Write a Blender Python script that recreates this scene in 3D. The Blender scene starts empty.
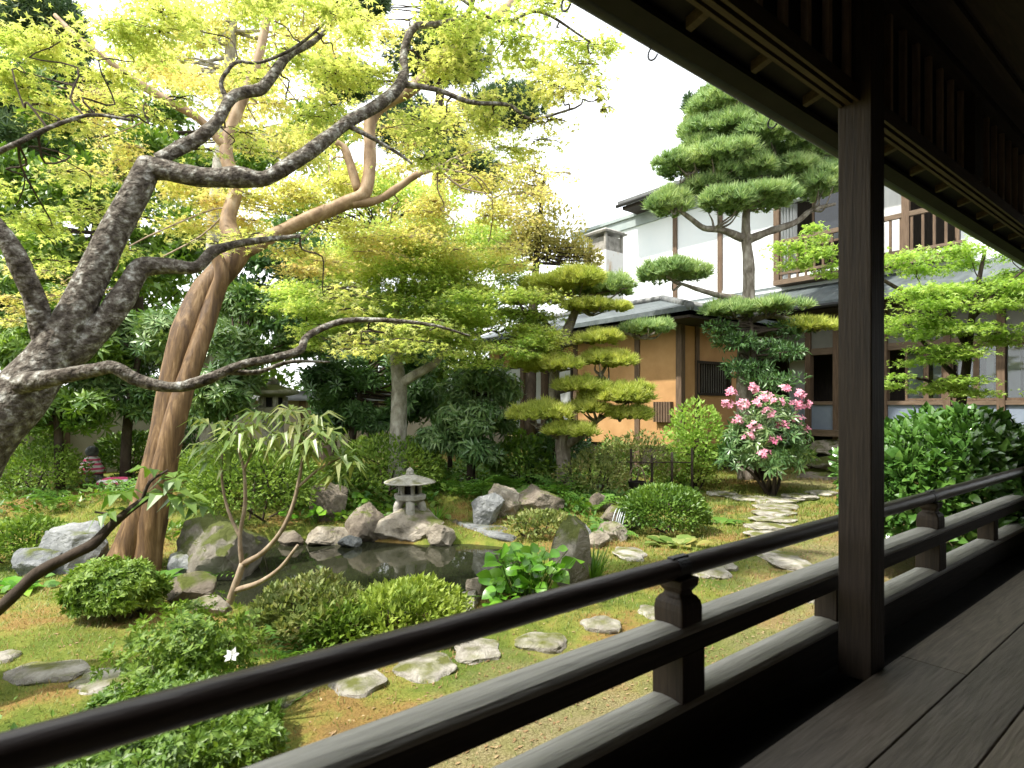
import bpy, math
import numpy as np
rng = np.random.default_rng(11)
C = bpy.context.scene.collection
SC = bpy.context.scene
R = math.radians
# ------------------------------------------------------------------ camera
# world: X runs along the veranda, Y runs from the veranda into the garden
F, CX, CY, CZ = 590.0, 512.0, 405.0, 1.65
TH = math.atan2(748.0, F)
ct, st = math.cos(TH), math.sin(TH)
cam_d = bpy.data.cameras.new('camera'); cam = bpy.data.objects.new('camera', cam_d); C.objects.link(cam)
cam.location = (0, 0, CZ); cam.rotation_euler = (R(90), 0, TH - R(90))
cam_d.sensor_width = 36; cam_d.lens = 36 * F / 1024; cam_d.shift_y = 21 / 1024
cam_d.clip_start = 0.05; cam_d.clip_end = 2000
cam_d.dof.use_dof = True; cam_d.dof.focus_distance = 7.5; cam_d.dof.aperture_fstop = 3.2
SC.camera = cam
# ------------------------------------------------------------------ light
SUN_EL = R(57); SUN = np.array([-0.99, 0.12]); SUN = SUN / np.linalg.norm(SUN)
world = bpy.data.worlds.new('World'); SC.world = world; world.use_nodes = True
nt = world.node_tree; bg = nt.nodes['Background']
sky = nt.nodes.new('ShaderNodeTexSky'); sky.sky_type = 'NISHITA'; sky.sun_disc = False
sky.sun_elevation = SUN_EL; sky.sun_rotation = math.atan2(SUN[0], SUN[1])
sky.air_density = 1.0; sky.dust_density = 4.0; sky.ozone_density = 1.0
# thin bright cloud veil over the clear sky
tc = nt.nodes.new('ShaderNodeTexCoord'); nz = nt.nodes.new('ShaderNodeTexNoise')
nz.inputs['Scale'].default_value = 2.2; nz.inputs['Detail'].default_value = 6
mr = nt.nodes.new('ShaderNodeMapRange'); mr.inputs[1].default_value = .3; mr.inputs[2].default_value = .62
mr.inputs[3].default_value = .62; mr.inputs[4].default_value = .97
mx = nt.nodes.new('ShaderNodeMix'); mx.data_type = 'RGBA'
mx.inputs['B'].default_value = (9.0, 9.2, 9.3, 1)
nt.links.new(tc.outputs['Generated'], nz.inputs['Vector']); nt.links.new(nz.outputs['Fac'], mr.inputs[0])
nt.links.new(mr.outputs[0], mx.inputs['Factor']); nt.links.new(sky.outputs['Color'], mx.inputs['A'])
nt.links.new(mx.outputs['Result'], bg.inputs['Color']); bg.inputs['Strength'].default_value = 0.145
sun_d = bpy.data.lights.new('sun', 'SUN'); sun = bpy.data.objects.new('sun', sun_d); C.objects.link(sun)
sun_d.energy = 3.6; sun_d.angle = R(1.2); sun_d.color = (1, .95, .86)
sun.rotation_euler = (R(90) - SUN_EL, 0, math.atan2(SUN[1], SUN[0]) + R(90)); sun.location = (-10, -3, 20)
SC.view_settings.view_transform = 'Standard'; SC.view_settings.look = 'None'
SC.view_settings.exposure = 1.15; SC.view_settings.gamma = 1.0
cy = SC.cycles
cy.max_bounces = 8; cy.diffuse_bounces = 4; cy.glossy_bounces = 3; cy.transmission_bounces = 5
cy.transparent_max_bounces = 8; cy.use_denoising = True; cy.caustics_reflective = False; cy.caustics_refractive = False
cy.sample_clamp_indirect = 8

# ------------------------------------------------------------------ helpers: places
def U(px, py, D):
    lat = (px - CX) / F * D
    return np.array([D * ct + lat * st, D * st - lat * ct, CZ - (py - CY) / F * D])
def Yat(px, X):
    r = (px - CX) / F
    return X * (st - r * ct) / (ct + r * st)
def Xat(px, Y):
    r = (px - CX) / F
    return Y * (ct + r * st) / (st - r * ct)
def depth(p): return p[0] * ct + p[1] * st
# ------------------------------------------------------------------ helpers: noise
def _h(i, seed):
    n = (i[..., 0] * 374761393 + i[..., 1] * 668265263 + i[..., 2] * 2147483647 + seed * 974634777).astype(np.int64) & 0xffffffff
    n = ((n ^ (n >> 13)) * 1274126177) & 0xffffffff
    n = ((n ^ (n >> 16)) * 2246822519) & 0xffffffff
    return ((n ^ (n >> 15)) & 0xffffff) / float(0xffffff)
def vn(p, seed=0):
    p = np.asarray(p, float); i = np.floor(p).astype(np.int64); f = p - i; f = f * f * (3 - 2 * f); o = 0
    for dx in (0, 1):
        for dy in (0, 1):
            for dz in (0, 1):
                w = (f[..., 0] if dx else 1 - f[..., 0]) * (f[..., 1] if dy else 1 - f[..., 1]) * (f[..., 2] if dz else 1 - f[..., 2])
                o = o + w * _h(i + np.array([dx, dy, dz]), seed)
    return o
def fbm(p, seed=0, oct=4):
    a, s, t = .5, 0, 0
    for k in range(oct):
        s = s + a * vn(np.asarray(p) * 2 ** k, seed + k); t += a; a *= .5
    return s / t
# ------------------------------------------------------------------ helpers: meshes
class MB:
    def __init__(s): s.v = []; s.l = []; s.t = []; s.n = 0
    def add(s, V, faces):
        V = np.asarray(V, float).reshape(-1, 3)
        for fs in faces:
            fs = np.asarray(fs, np.int64)
            if fs.size == 0: continue
            s.l.append((fs + s.n).ravel()); s.t.append(np.full(len(fs), fs.shape[1]))
        s.v.append(V); s.n += len(V); return s
    def box(s, x0, x1, y0, y1, z0, z1):
        x0, x1 = min(x0, x1), max(x0, x1); y0, y1 = min(y0, y1), max(y0, y1); z0, z1 = min(z0, z1), max(z0, z1)
        V = [(x, y, z) for x in (x0, x1) for y in (y0, y1) for z in (z0, z1)]
        return s.add(V, [[(0, 1, 3, 2), (4, 6, 7, 5), (0, 4, 5, 1), (2, 3, 7, 6), (0, 2, 6, 4), (1, 5, 7, 3)]])
    def hexa(s, V):   # 8 verts: bottom ring 0-3 ccw, top ring 4-7
        return s.add(V, [[(3, 2, 1, 0), (4, 5, 6, 7), (0, 1, 5, 4), (1, 2, 6, 5), (2, 3, 7, 6), (3, 0, 4, 7)]])
    def tube(s, pts, rad, n=8, wob=0.0, smooth=3, seed=0):
        pts = np.asarray(pts, float); rad = np.asarray(rad, float) * np.ones(len(pts))
        if smooth > 1 and len(pts) > 2: pts, rad = catmull(pts, rad, smooth)
        m = len(pts); T = np.gradient(pts, axis=0); T /= np.linalg.norm(T, axis=1)[:, None] + 1e-9
        a = np.array([0, 0, 1.0]) if abs(T[0][2]) < .9 else np.array([1.0, 0, 0])
        u = np.cross(T[0], a); u /= np.linalg.norm(u); Us = []
        for k in range(m):
            u = u - T[k] * np.dot(u, T[k]); u /= np.linalg.norm(u) + 1e-9; Us.append(u)
        Us = np.array(Us); Ws = np.cross(T, Us); ang = np.linspace(0, 2 * np.pi, n, endpoint=False)
        ring = Us[:, None] * np.cos(ang)[None, :, None] + Ws[:, None] * np.sin(ang)[None, :, None]
        rr = rad[:, None] * np.ones((1, n))
        if wob > 0:
            q = pts[:, None] + ring * rad[:, None, None]
            rr = rr * (1 + wob * (fbm(q * (0.55 / max(rad.max(), .01)), 31 + seed, 3) - .5) * 2)
        V = (pts[:, None] + ring * rr[:, :, None]).reshape(-1, 3)
        k = np.arange(m - 1)[:, None] * n; j = np.arange(n)[None]; j2 = (j + 1) % n
        q = np.stack([k + j, k + j2, k + n + j2, k + n + j], -1).reshape(-1, 4)
        V = np.vstack([V, pts[0], pts[-1]]); b = m * n
        jj = np.arange(n); j2 = (jj + 1) % n
        c0 = np.stack([np.full(n, b), j2, jj], -1); c1 = np.stack([np.full(n, b + 1), (m - 1) * n + jj, (m - 1) * n + j2], -1)
        return s.add(V, [q, c0, c1])
    def lathe(s, prof, c, n=24, rot=0.0, sq=False):
        c = np.asarray(c, float); ang = np.linspace(0, 2 * np.pi, n, endpoint=False) + rot; m = len(prof)
        V = np.array([[(r * math.cos(a), r * math.sin(a), z) for a in ang] for r, z in prof]).reshape(-1, 3) + c
        k = np.arange(m - 1)[:, None] * n; j = np.arange(n)[None]; j2 = (j + 1) % n
        q = np.stack([k + j, k + j2, k + n + j2, k + n + j], -1).reshape(-1, 4)
        return s.add(V, [q, [tuple(range(n))[::-1]], [tuple((m - 1) * n + i for i in range(n))]])
    def prism(s, poly, p0, ax_u, ax_v, ax_w, w0, w1):
        poly = np.asarray(poly, float); n = len(poly); p0 = np.asarray(p0, float)
        ax_u, ax_v, ax_w = map(lambda a: np.asarray(a, float), (ax_u, ax_v, ax_w))
        B = p0 + poly[:, :1] * ax_u + poly[:, 1:] * ax_v
        V = np.vstack([B + ax_w * w0, B + ax_w * w1]); j = np.arange(n); j2 = (j + 1) % n
        return s.add(V, [np.stack([j, j2, n + j2, n + j], -1), [tuple(range(n))[::-1]], [tuple(range(n, 2 * n))]])
    def put(s, tm, pos, axis, nrm, sc):
        TV, TF = tm; pos = np.asarray(pos, float); N = len(pos)
        if N == 0: return s
        ax = np.asarray(axis, float); ax = ax / (np.linalg.norm(ax, axis=1)[:, None] + 1e-9)
        nr = np.asarray(nrm, float); nr = nr - ax * (nr * ax).sum(1)[:, None]; nr = nr / (np.linalg.norm(nr, axis=1)[:, None] + 1e-9)
        sd = np.cross(nr, ax); sc = (np.asarray(sc) * np.ones(N))[:, None, None]
        V = pos[:, None] + sc * (TV[None, :, :1] * ax[:, None] + TV[None, :, 1:2] * sd[:, None] + TV[None, :, 2:3] * nr[:, None])
        k = len(TV); off = np.arange(N)[:, None, None] * k
        return s.add(V.reshape(-1, 3), [(np.asarray(f)[None] + off).reshape(-1, np.asarray(f).shape[1]) for f in TF])
    def build(s, name, mat, parent=None, loc=None, smooth=False, bevel=0.0):
        me = bpy.data.meshes.new(name); V = np.vstack(s.v)
        base = np.array(parent_base(parent)) if parent is not None else np.array(loc if loc is not None else (0, 0, 0), float)
        V = V - base; L = np.concatenate(s.l); T = np.concatenate(s.t)
        me.vertices.add(len(V)); me.vertices.foreach_set('co', V.astype(np.float32).ravel())
        me.loops.add(len(L)); me.loops.foreach_set('vertex_index', L.astype(np.int32))
        me.polygons.add(len(T)); st_ = np.concatenate([[0], np.cumsum(T)[:-1]])
        me.polygons.foreach_set('loop_start', st_.astype(np.int32)); me.polygons.foreach_set('loop_total', T.astype(np.int32))
        me.polygons.foreach_set('use_smooth', np.full(len(T), smooth)); me.update(calc_edges=True); me.validate()
        me.materials.append(mat); o = bpy.data.objects.new(name, me); C.objects.link(o)
        if parent is not None: o.parent = parent
        else: o.location = base
        if bevel:
            b = o.modifiers.new('bevel', 'BEVEL'); b.width = bevel; b.segments = 3; b.limit_method = 'ANGLE'; b.angle_limit = R(40)
        return o
def parent_base(p):
    b = np.zeros(3)
    while p is not None: b = b + np.array(p.location); p = p.parent
    return b
def catmull(P, Rr, k):
    P = np.asarray(P); n = len(P); Q = np.vstack([2 * P[0] - P[1], P, 2 * P[-1] - P[-2]]); rq = np.concatenate([[Rr[0]], Rr, [Rr[-1]]])
    out, ro = [], []
    for i in range(n - 1):
        p0, p1, p2, p3 = Q[i:i + 4]
        for t in np.arange(k) / k:
            out.append(.5 * (2 * p1 + (p2 - p0) * t + (2 * p0 - 5 * p1 + 4 * p2 - p3) * t * t + (3 * p1 - p0 - 3 * p2 + p3) * t ** 3))
            ro.append(rq[i + 1] * (1 - t) + rq[i + 2] * t)
    out.append(P[-1]); ro.append(Rr[-1]); return np.array(out), np.array(ro)
def thing(name, label, cat, loc=(0, 0, 0), group=None):
    o = bpy.data.objects.new(name, None); C.objects.link(o); o.location = [float(a) for a in loc]; o.empty_display_size = .2
    o['label'] = label; o['category'] = cat
    if group: o['group'] = group
    return o
def tag(o, label, cat, group=None):
    o['label'] = label; o['category'] = cat
    if group: o['group'] = group
    return o
def kind(o, k): o['kind'] = k; return o
def rnd_dirs(n):
    v = rng.normal(size=(n, 3)); return v / np.linalg.norm(v, axis=1)[:, None]
# ------------------------------------------------------------------ helpers: materials
def mat_new(name):
    m = bpy.data.materials.new(name); m.use_nodes = True; t = m.node_tree
    return m, t, t.nodes['Principled BSDF'], t.nodes['Material Output']
def nd(t, k, **kw):
    n = t.nodes.new(k)
    for a, b in kw.items(): setattr(n, a, b)
    return n
def ramp(t, stops):
    n = nd(t, 'ShaderNodeValToRGB'); e = n.color_ramp.elements
    while len(e) < len(stops): e.new(.5)
    for i, (p, c) in enumerate(stops): e[i].position = p; e[i].color = (*c, 1)
    return n
def surf(name, stops, scale=4, rough=.75, stretch=(1, 1, 1), bump=.3, bscale=None, detail=6, spec=.3, dist=.0, metal=0, bdist=.01):
    m, t, b, o = mat_new(name)
    co = nd(t, 'ShaderNodeTexCoord'); mp = nd(t, 'ShaderNodeMapping'); mp.inputs['Scale'].default_value = stretch
    t.links.new(co.outputs['Object'], mp.inputs['Vector'])
    n = nd(t, 'ShaderNodeTexNoise'); n.inputs['Scale'].default_value = scale; n.inputs['Detail'].default_value = detail
    n.inputs['Roughness'].default_value = .62; n.inputs['Distortion'].default_value = dist
    t.links.new(mp.outputs[0], n.inputs['Vector']); r = ramp(t, stops); t.links.new(n.outputs['Fac'], r.inputs[0])
    t.links.new(r.outputs[0], b.inputs['Base Color']); b.inputs['Roughness'].default_value = rough
    b.inputs['Specular IOR Level'].default_value = spec; b.inputs['Metallic'].default_value = metal
    if bump:
        n2 = nd(t, 'ShaderNodeTexNoise'); n2.inputs['Scale'].default_value = bscale or scale * 4; n2.inputs['Detail'].default_value = 5
        t.links.new(mp.outputs[0], n2.inputs['Vector'])
        bp = nd(t, 'ShaderNodeBump'); bp.inputs['Strength'].default_value = bump; bp.inputs['Distance'].default_value = bdist
        t.links.new(n2.outputs['Fac'], bp.inputs['Height']); t.links.new(bp.outputs[0], b.inputs['Normal'])
    return m
def leafmat(name, cols, trans=.35, tint=(1.15, 1.15, .75), rough=.5, spec=.35, clump=1.2):
    m, t, b, o = mat_new(name)
    g = nd(t, 'ShaderNodeNewGeometry'); co = nd(t, 'ShaderNodeTexCoord'); n = nd(t, 'ShaderNodeTexNoise')
    n.inputs['Scale'].default_value = clump; n.inputs['Detail'].default_value = 2
    t.links.new(co.outputs['Object'], n.inputs['Vector'])
    a = nd(t, 'ShaderNodeMath', operation='MULTIPLY_ADD'); a.inputs[1].default_value = .55
    a2 = nd(t, 'ShaderNodeMath', operation='MULTIPLY_ADD'); a2.inputs[1].default_value = 1.3; a2.inputs[2].default_value = -.4
    t.links.new(n.outputs['Fac'], a2.inputs[0]); t.links.new(g.outputs['Random Per Island'], a.inputs[0]); t.links.new(a2.outputs[0], a.inputs[2])
    k = len(cols); r = ramp(t, [(.1 + .85 * i / max(k - 1, 1), c) for i, c in enumerate(cols)])
    t.links.new(a.outputs[0], r.inputs[0]); t.links.new(r.outputs[0], b.inputs['Base Color'])
    b.inputs['Roughness'].default_value = rough; b.inputs['Specular IOR Level'].default_value = spec
    mu = nd(t, 'ShaderNodeMix', data_type='RGBA', blend_type='MULTIPLY'); mu.inputs['Factor'].default_value = 1; mu.inputs['B'].default_value = (*tint, 1)
    t.links.new(r.outputs[0], mu.inputs['A']); tr = nd(t, 'ShaderNodeBsdfTranslucent'); t.links.new(mu.outputs['Result'], tr.inputs['Color'])
    ms = nd(t, 'ShaderNodeMixShader'); ms.inputs[0].default_value = trans
    t.links.new(b.outputs[0], ms.inputs[1]); t.links.new(tr.outputs[0], ms.inputs[2]); t.links.new(ms.outputs[0], o.inputs['Surface'])
    return m
def rockmat(name, stops, moss, mosscol=(.10, .12, .025), scale=2.2):
    m, t, b, o = mat_new(name)
    co = nd(t, 'ShaderNodeTexCoord'); n = nd(t, 'ShaderNodeTexNoise'); n.inputs['Scale'].default_value = scale; n.inputs['Detail'].default_value = 9
    n.inputs['Roughness'].default_value = .7; n.inputs['Distortion'].default_value = .6
    gi = nd(t, 'ShaderNodeObjectInfo'); va = nd(t, 'ShaderNodeVectorMath', operation='ADD')
    sc_ = nd(t, 'ShaderNodeVectorMath', operation='SCALE'); sc_.inputs['Scale'].default_value = 3.0
    t.links.new(gi.outputs['Location'], sc_.inputs[0]); t.links.new(co.outputs['Object'], va.inputs[0]); t.links.new(sc_.outputs[0], va.inputs[1])
    t.links.new(va.outputs[0], n.inputs['Vector']); r = ramp(t, stops); t.links.new(n.outputs['Fac'], r.inputs[0])
    g = nd(t, 'ShaderNodeNewGeometry'); sx = nd(t, 'ShaderNodeSeparateXYZ'); t.links.new(g.outputs['Normal'], sx.inputs[0])
    n3 = nd(t, 'ShaderNodeTexNoise'); n3.inputs['Scale'].default_value = 5; n3.inputs['Detail'].default_value = 6; t.links.new(va.outputs[0], n3.inputs['Vector'])
    ad = nd(t, 'ShaderNodeMath', operation='MULTIPLY_ADD'); ad.inputs[1].default_value = 1.6; t.links.new(n3.outputs['Fac'], ad.inputs[0])
    t.links.new(sx.outputs['Z'], ad.inputs[2])
    mr_ = nd(t, 'ShaderNodeMapRange'); mr_.inputs[1].default_value = 2.05 - moss; mr_.inputs[2].default_value = 2.35 - moss
    t.links.new(ad.outputs[0], mr_.inputs[0])
    mx_ = nd(t, 'ShaderNodeMix', data_type='RGBA'); mx_.inputs['B'].default_value = (*mosscol, 1)
    t.links.new(mr_.outputs[0], mx_.inputs['Factor']); t.links.new(r.outputs[0], mx_.inputs['A']); t.links.new(mx_.outputs['Result'], b.inputs['Base Color'])
    b.inputs['Roughness'].default_value = .85; b.inputs['Specular IOR Level'].default_value = .25
    n2 = nd(t, 'ShaderNodeTexNoise'); n2.inputs['Scale'].default_value = 8; n2.inputs['Distortion'].default_value = .8; n2.inputs['Detail'].default_value = 9; n2.inputs['Roughness'].default_value = .7
    t.links.new(va.outputs[0], n2.inputs['Vector']); bp = nd(t, 'ShaderNodeBump'); bp.inputs['Strength'].default_value = 1.0; bp.inputs['Distance'].default_value = .06
    t.links.new(n2.outputs['Fac'], bp.inputs['Height']); t.links.new(bp.outputs[0], b.inputs['Normal'])
    return m
M = {}
M['dark_wood'] = surf('dark_wood', [(.3, (.020, .013, .008)), (.7, (.05, .034, .022))], 3, .6, (1.2, 14, 14), .35, 6, dist=.8)
M['pillar_wood'] = surf('pillar_wood', [(.3, (.019, .013, .008)), (.7, (.05, .034, .021))], 3, .6, (16, 16, 1.0), .35, 6, dist=.8)
M['eave_wood'] = surf('eave_wood', [(.3, (.035, .023, .014)), (.7, (.08, .055, .034))], 3, .7, (14, 1.2, 14), .3, 6)
M['lattice_wood'] = surf('lattice_wood', [(.3, (.26, .20, .14)), (.7, (.46, .36, .26))], 3, .7, (12, 12, 1.5), .2, 6)
M['lintel_wood'] = surf('lintel_wood', [(.3, (.045, .03, .018)), (.7, (.095, .067, .042))], 3, .65, (1.2, 14, 14), .25, 6)
M['rail_round'] = surf('rail_round', [(.3, (.026, .019, .016)), (.7, (.062, .046, .04))], 3, .42, (1.2, 14, 14), .25, 6, spec=.45)
M['rail_lit_top'] = surf('rail_lit_top', [(.25, (.22, .215, .19)), (.5, (.37, .36, .32)), (.75, (.49, .48, .435))], 3, .6, (1.0, 15, 15), .4, 8, dist=1.0, spec=.5)  # skylit tone of the rail tops, put into the wood colour
M['rail_shaded_side'] = surf('rail_shaded_side', [(.3, (.022, .017, .013)), (.7, (.05, .04, .031))], 3, .65, (1.0, 15, 15), .3, 6)  # shaded tone of the rail sides, put into the wood colour
M['floor_wood'] = surf('floor_wood', [(.25, (.085, .07, .052)), (.5, (.165, .14, .108)), (.75, (.25, .215, .17))], 3, .52, (.9, 13, 13), .35, 8, dist=1.2, spec=.45)
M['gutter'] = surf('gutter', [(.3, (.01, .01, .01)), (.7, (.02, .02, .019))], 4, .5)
M['ink'] = surf('ink', [(.3, (.012, .011, .010)), (.7, (.022, .02, .018))], 4, .8)
M['iron'] = surf('iron', [(.3, (.02, .02, .022)), (.7, (.05, .05, .055))], 20, .45, spec=.5)
M['plaster_white'] = surf('plaster_white', [(.25, (.74, .79, .81)), (.75, (.80, .83, .84))], 1.5, .9, bump=.1, spec=.2)
M['plaster_ochre'] = surf('plaster_ochre', [(.28, (.36, .205, .09)), (.5, (.46, .265, .12)), (.72, (.55, .335, .16))], 1.3, .95, bump=.25, bscale=60, spec=.1)
M['plaster_grey'] = surf('plaster_grey', [(.3, (.15, .15, .13)), (.7, (.22, .22, .19))], 2, .95, bump=.15, bscale=50, spec=.1)
M['plaster_wall'] = surf('plaster_wall', [(.25, (.30, .26, .20)), (.75, (.52, .47, .38))], .9, .95, bump=.2, bscale=30, spec=.1)
M['house_wood'] = surf('house_wood', [(.3, (.085, .055, .035)), (.7, (.17, .115, .075))], 3, .75, (10, 10, 1.3), .25, 6)
M['house_beam'] = surf('house_beam', [(.3, (.10, .07, .045)), (.7, (.20, .145, .10))], 3, .75, (10, 1.2, 10), .25, 6)
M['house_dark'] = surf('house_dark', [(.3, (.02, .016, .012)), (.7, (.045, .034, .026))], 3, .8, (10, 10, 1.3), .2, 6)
M['blue_panel'] = surf('blue_panel', [(.3, (.17, .21, .27)), (.7, (.25, .30, .37))], 1.5, .6, bump=.05)
M['shoji'] = surf('shoji', [(.3, (.48, .50, .50)), (.7, (.6, .62, .62))], 1.5, .9, bump=.0)
M['curtain'] = surf('curtain', [(.3, (.55, .56, .55)), (.7, (.68, .69, .68))], 2, .9, (6, 6, .6), .3, 4)
M['window_dark'] = surf('window_dark', [(.3, (.012, .016, .022)), (.7, (.03, .036, .045))], 2, .12, bump=0, spec=.6)
M['rust_metal'] = surf('rust_metal', [(.30, (.32, .13, .05)), (.37, (.58, .46, .34)), (.44, (.70, .69, .66)), (.8, (.76, .75, .72))], 3.2, .6, (1, 1, .35), .1)
M['grey_metal'] = surf('grey_metal', [(.3, (.27, .32, .32)), (.7, (.38, .43, .42))], 2, .5, bump=.05)
M['chimney_top'] = surf('chimney_top', [(.3, (.16, .15, .13)), (.7, (.40, .38, .34))], 6, .6, bump=.1)
def tilemat(name, c0, c1, ax):
    m, t, b, o = mat_new(name)
    co = nd(t, 'ShaderNodeTexCoord'); w = nd(t, 'ShaderNodeTexWave'); w.wave_type = 'BANDS'; w.bands_direction = ax
    w.inputs['Scale'].default_value = 1.1; w.inputs['Distortion'].default_value = .25; t.links.new(co.outputs['Object'], w.inputs['Vector'])
    n = nd(t, 'ShaderNodeTexNoise'); n.inputs['Scale'].default_value = 3; n.inputs['Detail'].default_value = 8; t.links.new(co.outputs['Object'], n.inputs['Vector'])
    r = ramp(t, [(.3, c0), (.7, c1)]); t.links.new(n.outputs['Fac'], r.inputs[0]); t.links.new(r.outputs[0], b.inputs['Base Color'])
    bp = nd(t, 'ShaderNodeBump'); bp.inputs['Strength'].default_value = .7; bp.inputs['Distance'].default_value = .05
    t.links.new(w.outputs['Fac'], bp.inputs['Height']); t.links.new(bp.outputs[0], b.inputs['Normal']); b.inputs['Roughness'].default_value = .55
    return m
M['roof_grey'] = tilemat('roof_grey', (.055, .07, .074), (.115, .135, .138), 'Y')
M['roof_dark'] = tilemat('roof_dark', (.07, .075, .075), (.15, .155, .15), 'Y')
def glassmat():
    m, t, b, o = mat_new('window_glass'); t.nodes.remove(b)
    g = nd(t, 'ShaderNodeBsdfGlossy'); g.inputs['Roughness'].default_value = .03; tr = nd(t, 'ShaderNodeBsdfTransparent'); tr.inputs[0].default_value = (.8, .84, .84, 1)
    f = nd(t, 'ShaderNodeFresnel'); f.inputs[0].default_value = 1.7; ms = nd(t, 'ShaderNodeMixShader')
    t.links.new(f.outputs[0], ms.inputs[0]); t.links.new(tr.outputs[0], ms.inputs[1]); t.links.new(g.outputs[0], ms.inputs[2]); t.links.new(ms.outputs[0], o.inputs[0]); return m
M['glass'] = glassmat()
M['rock_tan'] = rockmat('rock_tan', [(.28, (.085, .074, .058)), (.44, (.23, .20, .155)), (.58, (.37, .33, .27)), (.76, (.53, .49, .42))], .42)
M['rock_grey'] = rockmat('rock_grey', [(.28, (.06, .065, .07)), (.42, (.17, .18, .185)), (.56, (.30, .31, .31)), (.74, (.46, .47, .47))], .35)
M['rock_brown'] = rockmat('rock_brown', [(.28, (.06, .05, .04)), (.45, (.15, .125, .098)), (.6, (.25, .215, .17)), (.76, (.37, .335, .28))], .5)
M['rock_mossy'] = rockmat('rock_mossy', [(.25, (.08, .075, .06)), (.5, (.20, .18, .145)), (.75, (.33, .31, .27))], .95, (.085, .10, .025))
M['step_stone'] = rockmat('step_stone', [(.30, (.12, .105, .08)), (.42, (.27, .25, .21)), (.55, (.42, .395, .345)), (.72, (.56, .535, .48))], .38, (.14, .15, .04), 3.5)
M['lantern_stone'] = rockmat('lantern_stone', [(.25, (.22, .21, .18)), (.5, (.42, .405, .36)), (.75, (.60, .585, .53))], .30, (.16, .16, .07), 7)
M['lantern_old'] = rockmat('lantern_old', [(.25, (.15, .145, .115)), (.5, (.30, .29, .235)), (.75, (.42, .405, .34))], .55, (.12, .13, .04), 6)
M['bark_maple'] = surf('bark_maple', [(.32, (.032, .026, .021)), (.48, (.10, .085, .068)), (.57, (.20, .185, .155)), (.68, (.44, .44, .40))], 19, .9, (1, 1, 1), 1.0, 34, 9, .15, .3, bdist=.035)
M['bark_brown'] = surf('bark_brown', [(.28, (.035, .019, .009)), (.43, (.085, .047, .02)), (.56, (.15, .088, .038)), (.68, (.24, .155, .08)), (.8, (.36, .27, .17))], 5.5, .6, (2.6, 2.6, .36), .6, 7, 8, .3, .7, bdist=.03)
M['bark_tan'] = surf('bark_tan', [(.3, (.11, .065, .03)), (.5, (.235, .155, .08)), (.7, (.40, .30, .19))], 6, .6, (1, 1, .7), .3, 14, 7, .3, .4, bdist=.01)
M['bark_pale'] = surf('bark_pale', [(.3, (.14, .125, .10)), (.5, (.32, .30, .26)), (.7, (.52, .50, .46))], 9, .9, (1, 1, .6), .6, 20, 8, .15, .3, bdist=.02)
M['bark_pine'] = surf('bark_pine', [(.3, (.09, .072, .056)), (.5, (.22, .19, .155)), (.7, (.42, .385, .34))], 9, .95, (1, 1, .4), .9, 18, 8, .1, .5, bdist=.03)
M['bark_dark'] = surf('bark_dark', [(.3, (.028, .021, .016)), (.6, (.07, .055, .042)), (.8, (.16, .14, .11))], 8, .9, (1, 1, .5), .7, 20, 7, .1, .3, bdist=.02)
M['stem_tan'] = surf('stem_tan', [(.3, (.16, .11, .07)), (.6, (.33, .26, .18)), (.8, (.5, .44, .36))], 12, .8, (1, 1, .5), .4)
M['lf_maple'] = leafmat('lf_maple', [(.30, .42, .10), (.46, .54, .16), (.62, .65, .24), (.68, .64, .27)], .56, clump=.9)
M['lf_gold'] = leafmat('lf_gold', [(.40, .48, .12), (.56, .58, .20), (.70, .64, .27), (.70, .54, .27)], .55, clump=.8)
M['lf_maple2'] = leafmat('lf_maple2', [(.27, .43, .10), (.42, .56, .15), (.58, .66, .21), (.66, .65, .25)], .58, clump=.9)
M['lf_fresh'] = leafmat('lf_fresh', [(.22, .38, .06), (.33, .50, .10), (.48, .60, .16)], .5, clump=1.2)
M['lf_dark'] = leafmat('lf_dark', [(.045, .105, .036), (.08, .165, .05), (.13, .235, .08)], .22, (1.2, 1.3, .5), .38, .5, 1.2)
M['lf_green'] = leafmat('lf_green', [(.06, .135, .022), (.12, .215, .032), (.22, .33, .055)], .3, (1.2, 1.25, .5), .42, .45, 1.3)
M['lf_rhodo'] = leafmat('lf_rhodo', [(.06, .14, .045), (.12, .215, .07), (.24, .33, .13)], .22, (1.2, 1.25, .5), .33, .55, 1.3)
M['lf_rhodo_pale'] = leafmat('lf_rhodo_pale', [(.12, .21, .045), (.22, .31, .08), (.34, .38, .13), (.38, .33, .09)], .35, rough=.35, spec=.5)
M['lf_azalea'] = leafmat('lf_azalea', [(.075, .155, .02), (.16, .26, .035), (.28, .39, .06)], .3, rough=.5, clump=2)
M['lf_azalea_yel'] = leafmat('lf_azalea_yel', [(.16, .25, .035), (.28, .37, .06), (.40, .48, .10)], .35, clump=2)
M['lf_olive'] = leafmat('lf_olive', [(.10, .15, .035), (.18, .23, .06), (.28, .31, .10), (.25, .20, .08)], .3, clump=2.5)
M['lf_pine'] = leafmat('lf_pine', [(.16, .27, .10), (.29, .42, .16), (.50, .60, .26)], .25, clump=1.6, rough=.5)
M['lf_pine_yel'] = leafmat('lf_pine_yel', [(.28, .36, .07), (.46, .52, .11), (.64, .64, .18)], .35, clump=1.5)
M['lf_conifer'] = leafmat('lf_conifer', [(.04, .085, .04), (.075, .13, .06), (.13, .19, .085)], .2, (1.1, 1.2, .7), .5, .3, .8)
M['lf_far'] = leafmat('lf_far', [(.16, .17, .05), (.32, .30, .08), (.46, .38, .14)], .4, clump=.7)
M['lf_bright'] = leafmat('lf_bright', [(.07, .23, .015), (.14, .34, .025), (.26, .45, .05)], .35, rough=.3, spec=.5)
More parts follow.
